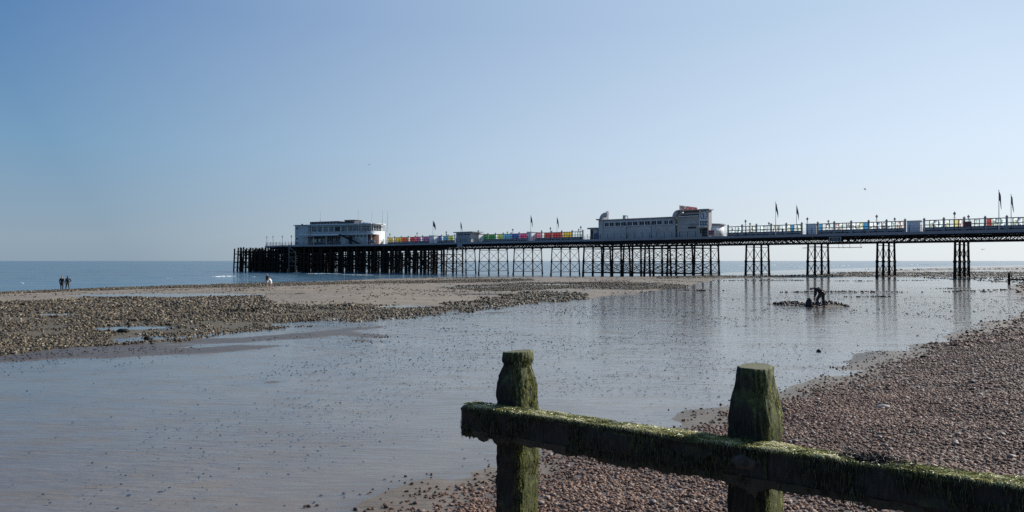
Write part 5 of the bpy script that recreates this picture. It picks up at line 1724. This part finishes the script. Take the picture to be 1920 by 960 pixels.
def algae_wood(name):
    t = NT(name)
    co = t.coord()
    n1 = t.noise(co, 5, 6, .65); n2 = t.noise(co, 26, 5, .7); 
    mp = t.n('Mapping'); mp.inputs['Scale'].default_value = (1, 1, .16); t.l(t.n('TexCoord').outputs['Object'], mp.inputs[0])
    n3 = t.noise(mp.outputs[0], 60, 4, .6)
    wood = t.ramp(n3, [(.3, (.012, .010, .008)), (.55, (.030, .026, .020)), (.8, (.065, .058, .046))])
    green = t.ramp(n2, [(.3, (.018, .021, .008)), (.55, (.078, .086, .026)), (.8, (.23, .23, .09))])
    nrm = t.n('NewGeometry').outputs['Normal']
    tn = t.n('VectorTransform', vector_type='NORMAL', convert_from='WORLD', convert_to='OBJECT'); t.l(nrm, tn.inputs[0])
    sep = t.n('SeparateXYZ'); t.l(tn.outputs[0], sep.inputs[0])
    up = t.math('MULTIPLY', sep.outputs[2], .50)
    rt = t.math('SUBTRACT', t.math('MULTIPLY', sep.outputs[0], .34), .10)     # sunlit side painted greener and lighter; weed also grows on top
    m = t.math('ADD', t.math('ADD', n1, up), rt)
    mk = t.ramp(m, [(.46, (0, 0, 0)), (.70, (1, 1, 1))])
    c = t.mix(mk, wood, green)
    t.l(c, t.p.inputs['Base Color'])
    t.p.inputs['Roughness'].default_value = .75
    t.p.inputs['Specular IOR Level'].default_value = .25
    h = t.math('ADD', t.math('MULTIPLY', n2, .7), n3)
    t.l(t.bump(h, .9, .012), t.p.inputs['Normal'])
    return t.mat
M['wood'] = algae_wood('weedy_timber')
t = NT('sawn_post_end'); co = t.coord()
wv = t.n('TexWave', wave_type='RINGS', rings_direction='Z'); wv.inputs['Scale'].default_value = 14; wv.inputs['Distortion'].default_value = 4; wv.inputs['Detail'].default_value = 3; t.l(co, wv.inputs[0])
t.l(t.mix(t.noise(co, 14, 5), t.ramp(wv.outputs[1], [(.2, (.055, .05, .028)), (.8, (.12, .11, .062))]), (.10, .105, .04)), t.p.inputs['Base Color'])
t.p.inputs['Roughness'].default_value = .9; t.l(t.bump(t.noise(co, 40, 4), .5, .01), t.p.inputs['Normal'])
M['postend'] = t.mat

def loft(name, rings, mats, parent, cap=None):
    """rings: list of equal-length point lists"""
    n = len(rings[0]); vs = [p for r in rings for p in r]; fs = []; mi = []
    for k in range(len(rings)-1):
        for i in range(n):
            j = (i+1) % n; fs.append((k*n+i, k*n+j, (k+1)*n+j, (k+1)*n+i)); mi.append(0)
    fs.append(tuple(range(n))[::-1]); mi.append(0)
    fs.append(tuple(range((len(rings)-1)*n, len(rings)*n))); mi.append(1 if cap else 0)
    me = bpy.data.meshes.new(name); me.from_pydata(vs, [], fs)
    for m in mats: me.materials.append(m)
    me.polygons.foreach_set('material_index', mi)
    sm = [True]*len(fs); sm[-1] = sm[-2] = False
    me.polygons.foreach_set('use_smooth', sm)
    return inst(name, me, parent)
def sq_ring(cx, cy, hx, hy, z, ex, n=72, amp=.006, seed=0, zf=None):
    pts = []
    for i in range(n):
        a = 2*math.pi*i/n
        c, s = math.cos(a), math.sin(a)
        x = hx*math.copysign(abs(c)**ex, c); y = hy*math.copysign(abs(s)**ex, s)
        k = float(fbm(np.array([a*1.6+seed*9]), np.array([z*4.0]), .35, seed+3, 3)[0])-.5
        k2 = float(vnoise(np.array([a*6.0+seed]), np.array([z*2.2]), .30, seed+9)[0])-.5
        d = 1+(k*2.2+k2*1.1)*amp/ max(hx, hy)
        pts.append((cx+x*d, cy+y*d, z+(zf(x, y) if zf else 0)))
    return pts
def post(tc, w, dep, prof, seed, zground):
    zs = []
    for (z0, f0, e0), (z1, f1, e1) in zip(prof[:-1], prof[1:]):
        m = max(1, int((z1-z0)/.028))
        for i in range(m):
            u = i/m; u_ = u*u*(3-2*u); zs.append((z0+(z1-z0)*u, f0+(f1-f0)*u_, e0+(e1-e0)*u_))
    zs.append(prof[-1])
    rings = [sq_ring(tc, .182+dep/2, w/2*f, dep/2*f, z, e, seed=seed, amp=.020, zf=(lambda x, y: .012*math.sin(7*x+seed)+.02*x) if z > prof[-1][0]-.02 else None) for z, f, e in zs]
    n = len(rings)
    rings.append([(tc+(p[0]-tc)*.93, .182+dep/2+(p[1]-.182-dep/2)*.93, p[2]+.006) for p in rings[-1]])
    return loft('post', rings, [M['wood'], M['postend']], gro, True)
PROF1 = [(-.6, .97, .36), (1.2, .98, .36), (1.7, 1.0, .38), (2.08, 1.03, .45), (2.15, .98, .55), (2.235, .84, .75), (2.272, .775, .9), (2.285, .85, .95), (2.298, .90, .95), (2.335, .90, .95), (2.356, .885, .95)]
PROF2 = [(-.6, .97, .36), (1.3, .98, .36), (1.8, 1.0, .38), (2.08, 1.03, .42), (2.16, .97, .5), (2.27, .83, .6), (2.33, .79, .7), (2.385, .775, .8)]
post(-3.44, .236, .295, PROF1, 1, .5)
post(-1.545, .265, .40, PROF2, 2, .6)
post(.45, .25, .33, PROF2, 4, .7)
# the rail, cut in two lengths that meet over the right post
BZ0, BZ1, BT = 1.735, 1.95, .178
def beam_len(t0, t1, seed, dz=0.0):
    rings = []
    n = int((t1-t0)/.03)
    for i in range(n+1):
        u = i/n; tt = t0+(t1-t0)*u
        e = min(i, n-i); sh = 1 if e > 2 else (.93, .975, .992)[e]
        ring = []
        m = 60
        for k in range(m):
            a = 2*math.pi*k/m; c, s = math.cos(a), math.sin(a)
            ex = .26
            y = BT/2*math.copysign(abs(c)**ex, c)*sh; z = (BZ1-BZ0)/2*math.copysign(abs(s)**ex, s)*sh
            q = (float(fbm(np.array([tt*1.0+seed*7]), np.array([a*.9]), .22, seed+5, 4)[0])-.5)*.030
            q += (float(fbm(np.array([tt+seed]), np.array([a*.2]), .9, seed+15, 2)[0])-.5)*.03
            y += math.copysign(min(abs(q), .02), q)*c if abs(c) > .3 else 0
            z += q*s*(.30 if s > 0 else .9)
            y = min(y, BT/2-.001)
            ring.append((tt, BT/2+y, (BZ0+BZ1)/2+z+dz))
        rings.append(ring)
    return loft('rail', rings, [M['wood']], gro)
beam_len(-3.765, -1.36, 3)
beam_len(-1.355, 1.9, 4, .004)
# iron bolt in a worn patch on the rail in front of the right post
M['bolt'] = simple('rusty_bolt', (.035, .025, .020), .6, .4, 20, bump=.4)
M['worn'] = simple('worn_bare_timber', (.060, .048, .042), .85, .4, 22, bump=.6)
tb = -1.50
rings = []
for r, y in ((.005, -.004), (.045, -.010), (.062, -.008), (.075, .002), (.08, .012)):
    rings.append([(tb+r*1.15*math.cos(a)*(1+.12*math.sin(3*a)), y, 1.853+r*.62*math.sin(a)*(1+.1*math.sin(5*a))) for a in np.linspace(0, 2*math.pi, 24, endpoint=False)])
loft('worn_patch', rings[::-1], [M['worn']], gro)
mb = MB()
prof = [(.026, -.012), (.028, -.018), (.020, -.020), (.016, -.016), (.014, -.030), (.002, -.031)]
vs = []; n = 14
for r, y in prof:
    for i in range(n): vs.append((tb+r*math.cos(2*math.pi*i/n), y, 1.856+r*math.sin(2*math.pi*i/n)))
fs = [(k*n+i, (k+1)*n+i, (k+1)*n+(i+1) % n, k*n+(i+1) % n) for k in range(len(prof)-1) for i in range(n)]
mb.add(vs, fs); mb.build('bolt', M['bolt'], gro, True)
# dry wrack caught on the rail
M['wrack'] = simple('brown_wrack', (.022, .014, .010), .7, .4, 30)

# ---- weed: thousands of thin fronds
def frondmat(name, stops, tl=.45):
    t = NT(name)
    c = t.ramp(t.attr('tint'), stops)
    t.t.nodes.remove(t.p)
    di = t.n('BsdfDiffuse'); t.l(c, di.inputs[0]); tr = t.n('BsdfTranslucent'); t.l(c, tr.inputs[0])
    m = t.n('MixShader'); m.inputs[0].default_value = tl
    t.l(di.outputs[0], m.inputs[1]); t.l(tr.outputs[0], m.inputs[2])
    gl = t.n('BsdfGlossy'); gl.inputs['Roughness'].default_value = .35; gl.inputs[0].default_value = (.8, .85, .7, 1)
    m2 = t.n('MixShader'); m2.inputs[0].default_value = .05
    t.l(m.outputs[0], m2.inputs[1]); t.l(gl.outputs[0], m2.inputs[2])
    t.l(m2.outputs[0], t.out.inputs[0]); return t.mat
M['weedtop'] = frondmat('sunlit_weed', [(0, (.026, .030, .011)), (.35, (.14, .148, .042)), (.65, (.40, .39, .15)), (1, (.78, .73, .50))])  # pale end of the ramp paints sunlit highlights into the fronds
M['weedside'] = frondmat('shaded_weed', [(0, (.008, .010, .005)), (.5, (.026, .033, .011)), (1, (.10, .115, .035))], .2)  # same weed, with the shade of the rail face put into its colour
def fronds(name, P0, D0, D1, ln, wd, tint, mat_, label):
    """each frond: root, a bend, a tip; D0, D1 unit directions of the two halves"""
    P0 = np.asarray(P0); n = len(P0); ln = ln[:, None]; wd = wd[:, None]
    side = np.cross(D0, rs.normal(0, 1, (n, 3))); side /= np.linalg.norm(side, axis=1)[:, None]+1e-9
    a = P0-side*wd; b = P0+side*wd; mid = P0+D0*ln*.5; c = mid-side*wd*.7; d = mid+side*wd*.7; e = mid+D1*ln*.5
    V = np.stack([a, b, d, c, e], 1).reshape(-1, 3)
    me = bpy.data.meshes.new(name)
    me.vertices.add(5*n); me.vertices.foreach_set('co', V.ravel().astype(np.float32))
    idx = np.arange(n)[:, None]*5
    L = np.concatenate([idx+np.array([[0, 1, 2, 3]]), idx+np.array([[3, 2, 4]])], 1).ravel()
    me.loops.add(len(L)); me.loops.foreach_set('vertex_index', L.astype(np.int32))
    st = np.concatenate([np.arange(n)[:, None]*7, np.arange(n)[:, None]*7+4], 1).ravel()
    me.polygons.add(2*n); me.polygons.foreach_set('loop_start', st.astype(np.int32))
    me.update(calc_edges=True); me.validate()
    at = me.attributes.new('tint', 'FLOAT', 'POINT'); at.data.foreach_set('value', np.repeat(np.clip(tint, 0, 1), 5).astype(np.float32))
    me.materials.append(mat_)
    o = inst(name, me, gro); o['kind'] = 'stuff'; o['label'] = label
    return o
def unit(v): return v/(np.linalg.norm(v, axis=1)[:, None]+1e-9)
# top of the rail: wet strands combed flat over the timber, spilling over its front edge
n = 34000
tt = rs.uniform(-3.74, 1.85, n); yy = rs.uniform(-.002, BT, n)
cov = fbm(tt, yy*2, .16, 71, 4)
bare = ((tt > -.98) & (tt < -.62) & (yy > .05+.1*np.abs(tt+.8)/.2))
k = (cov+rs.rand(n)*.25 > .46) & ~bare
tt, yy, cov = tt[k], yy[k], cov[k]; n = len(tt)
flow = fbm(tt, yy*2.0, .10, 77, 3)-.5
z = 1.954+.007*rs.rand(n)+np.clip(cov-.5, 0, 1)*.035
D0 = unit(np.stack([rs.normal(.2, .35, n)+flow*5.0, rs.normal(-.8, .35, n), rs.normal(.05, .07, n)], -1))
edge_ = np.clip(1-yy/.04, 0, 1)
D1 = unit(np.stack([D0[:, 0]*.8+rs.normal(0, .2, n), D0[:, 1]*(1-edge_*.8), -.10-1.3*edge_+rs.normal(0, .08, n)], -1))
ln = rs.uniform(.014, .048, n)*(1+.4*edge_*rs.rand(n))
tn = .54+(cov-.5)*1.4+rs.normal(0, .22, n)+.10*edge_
fronds('weed', np.stack([tt, yy, z], -1), D0, D1, ln, rs.uniform(.0012, .0036, n), tn, M['weedtop'], 'green weed with sunlit tints matting the top of the rail')
# sparse wet strands on the shaded face, in clumps
n = 9000
tt = rs.uniform(-3.76, 1.85, n); zz = rs.uniform(BZ0, BZ1, n)
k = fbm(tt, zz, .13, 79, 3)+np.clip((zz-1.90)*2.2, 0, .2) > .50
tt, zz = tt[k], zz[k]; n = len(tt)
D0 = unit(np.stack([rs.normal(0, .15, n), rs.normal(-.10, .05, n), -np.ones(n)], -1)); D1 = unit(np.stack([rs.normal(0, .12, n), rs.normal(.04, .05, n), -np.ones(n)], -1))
fronds('weed', np.stack([tt, np.full(n, -.003)-rs.rand(n)*.004, zz], -1), D0, D1, rs.uniform(.02, .06, n), rs.uniform(.0012, .0035, n), rs.beta(1.4, 3, n)+np.clip((zz-1.91)*7, 0, .45), M['weedside'], 'shade-tinted weed hanging down the face of the rail')
# a ragged dark curtain of weed below the rail: lobes that end in drips
def curtain(t0, t1, y, seed, k_):
    m = int((t1-t0)/.006); vs = []; fs = []
    ts = np.linspace(t0, t1, m)
    lobe = np.clip((fbm(ts, ts*0, .34, seed, 2)-.36)*2.6, 0, 1)*.6+np.clip((fbm(ts, ts*0, .085, seed+1, 2)-.42)*3.0, 0, 1)*.55
    drip = np.clip((vnoise(ts, ts*0, .022, seed+2)-.62)*2.6, 0, 1)**1.5
    big = np.interp(ts, [-3.8, -3.3, -2.9, -2.2, -1.7, -1.2, .4, 1.9], [.35, .25, .55, 1.0, .8, .45, .5, .6])
    L = (.006+.062*lobe*big+.050*drip*(.4+.6*lobe))*k_
    th = .010
    for q, t_ in enumerate(ts):
        wob = .006*math.sin(t_*37+seed)
        for z, yy_ in ((BZ0+.03, y+wob), (BZ0-L[q]*.55, y+wob+.002), (BZ0-L[q], y+wob+.004), (BZ0-L[q]*.55, y+wob+th), (BZ0+.03, y+wob+th)):
            vs.append((t_, yy_, z))
    for q in range(m-1):
        for j in range(4):
            a = q*5+j; fs.append((a, a+1, a+6, a+5))
    me = bpy.data.meshes.new('weed_curtain'); me.from_pydata(vs, [], fs); me.materials.append(M['curtain'])
    o = inst('weed_curtain', me, gro); o['kind'] = 'stuff'
M['curtain'] = simple('wet_black_weed', (.016, .018, .009), .5, .5, 40, bump=.6, stretch=(1, 1, .25))
curtain(-3.755, 1.85, .002, 101, 1.0); curtain(-3.755, 1.85, .075, 111, .9); curtain(-3.755, 1.85, .15, 121, .8)
# posts
def post_weed(tc, w, dep, prof, n, seed):
    zt = prof[-1][0]
    zz = rs.uniform(.3, zt-.03, n); aa = rs.rand(n)*2*np.pi
    f = np.interp(zz, [p[0] for p in prof], [p[1] for p in prof]); ex = np.interp(zz, [p[0] for p in prof], [p[2] for p in prof])
    c, s = np.cos(aa), np.sin(aa)
    x = tc+w/2*f*np.sign(c)*np.abs(c)**ex; y = .182+dep/2+dep/2*f*np.sign(s)*np.abs(s)**ex
    on = fbm(aa*.5, zz, .22, seed+90, 3)+.34*c+.02*s-.06  # fronds kept off the shaded faces, so the lit contrast is built in
    k = on+rs.rand(n)*.22 > .70
    x, y, zz, c, s, on, ex = x[k], y[k], zz[k], c[k], s[k], on[k], ex[k]; m = len(x)
    N = unit(np.stack([np.sign(c)*np.abs(c)**(1/ex)*1, np.sign(s)*np.abs(s)**(1/ex), 0*c], -1))
    D0 = unit(N*.16+np.stack([rs.normal(0, .18, m), rs.normal(0, .18, m), -np.ones(m)], -1)); D1 = unit(N*-.02+np.stack([rs.normal(0, .12, m), rs.normal(0, .12, m), -np.ones(m)], -1))
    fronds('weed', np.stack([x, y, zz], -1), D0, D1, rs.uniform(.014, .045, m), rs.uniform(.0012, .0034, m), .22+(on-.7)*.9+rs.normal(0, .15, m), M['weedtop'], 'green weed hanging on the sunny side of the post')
post_weed(-3.44, .236, .295, PROF1, 16000, 1)
post_weed(-1.545, .265, .40, PROF2, 16000, 2)
# brown wrack lying on the rail
n = 900
tt = rs.normal(-.80, .10, n); yy = np.clip(rs.normal(.12, .045, n), .03, .19)
D0 = unit(rs.normal(0, 1, (n, 3))*np.array([1, .8, .35])); D1 = unit(D0+rs.normal(0, .6, (n, 3))+np.array([0, 0, -.3]))
fronds('wrack', np.stack([tt, yy, 1.952+np.abs(rs.normal(0, .012, n))], -1), D0, D1, rs.uniform(.03, .08, n), rs.uniform(.001, .004, n), rs.rand(n)*.1, M['wrack'], 'brown dried wrack caught on top of the rail')
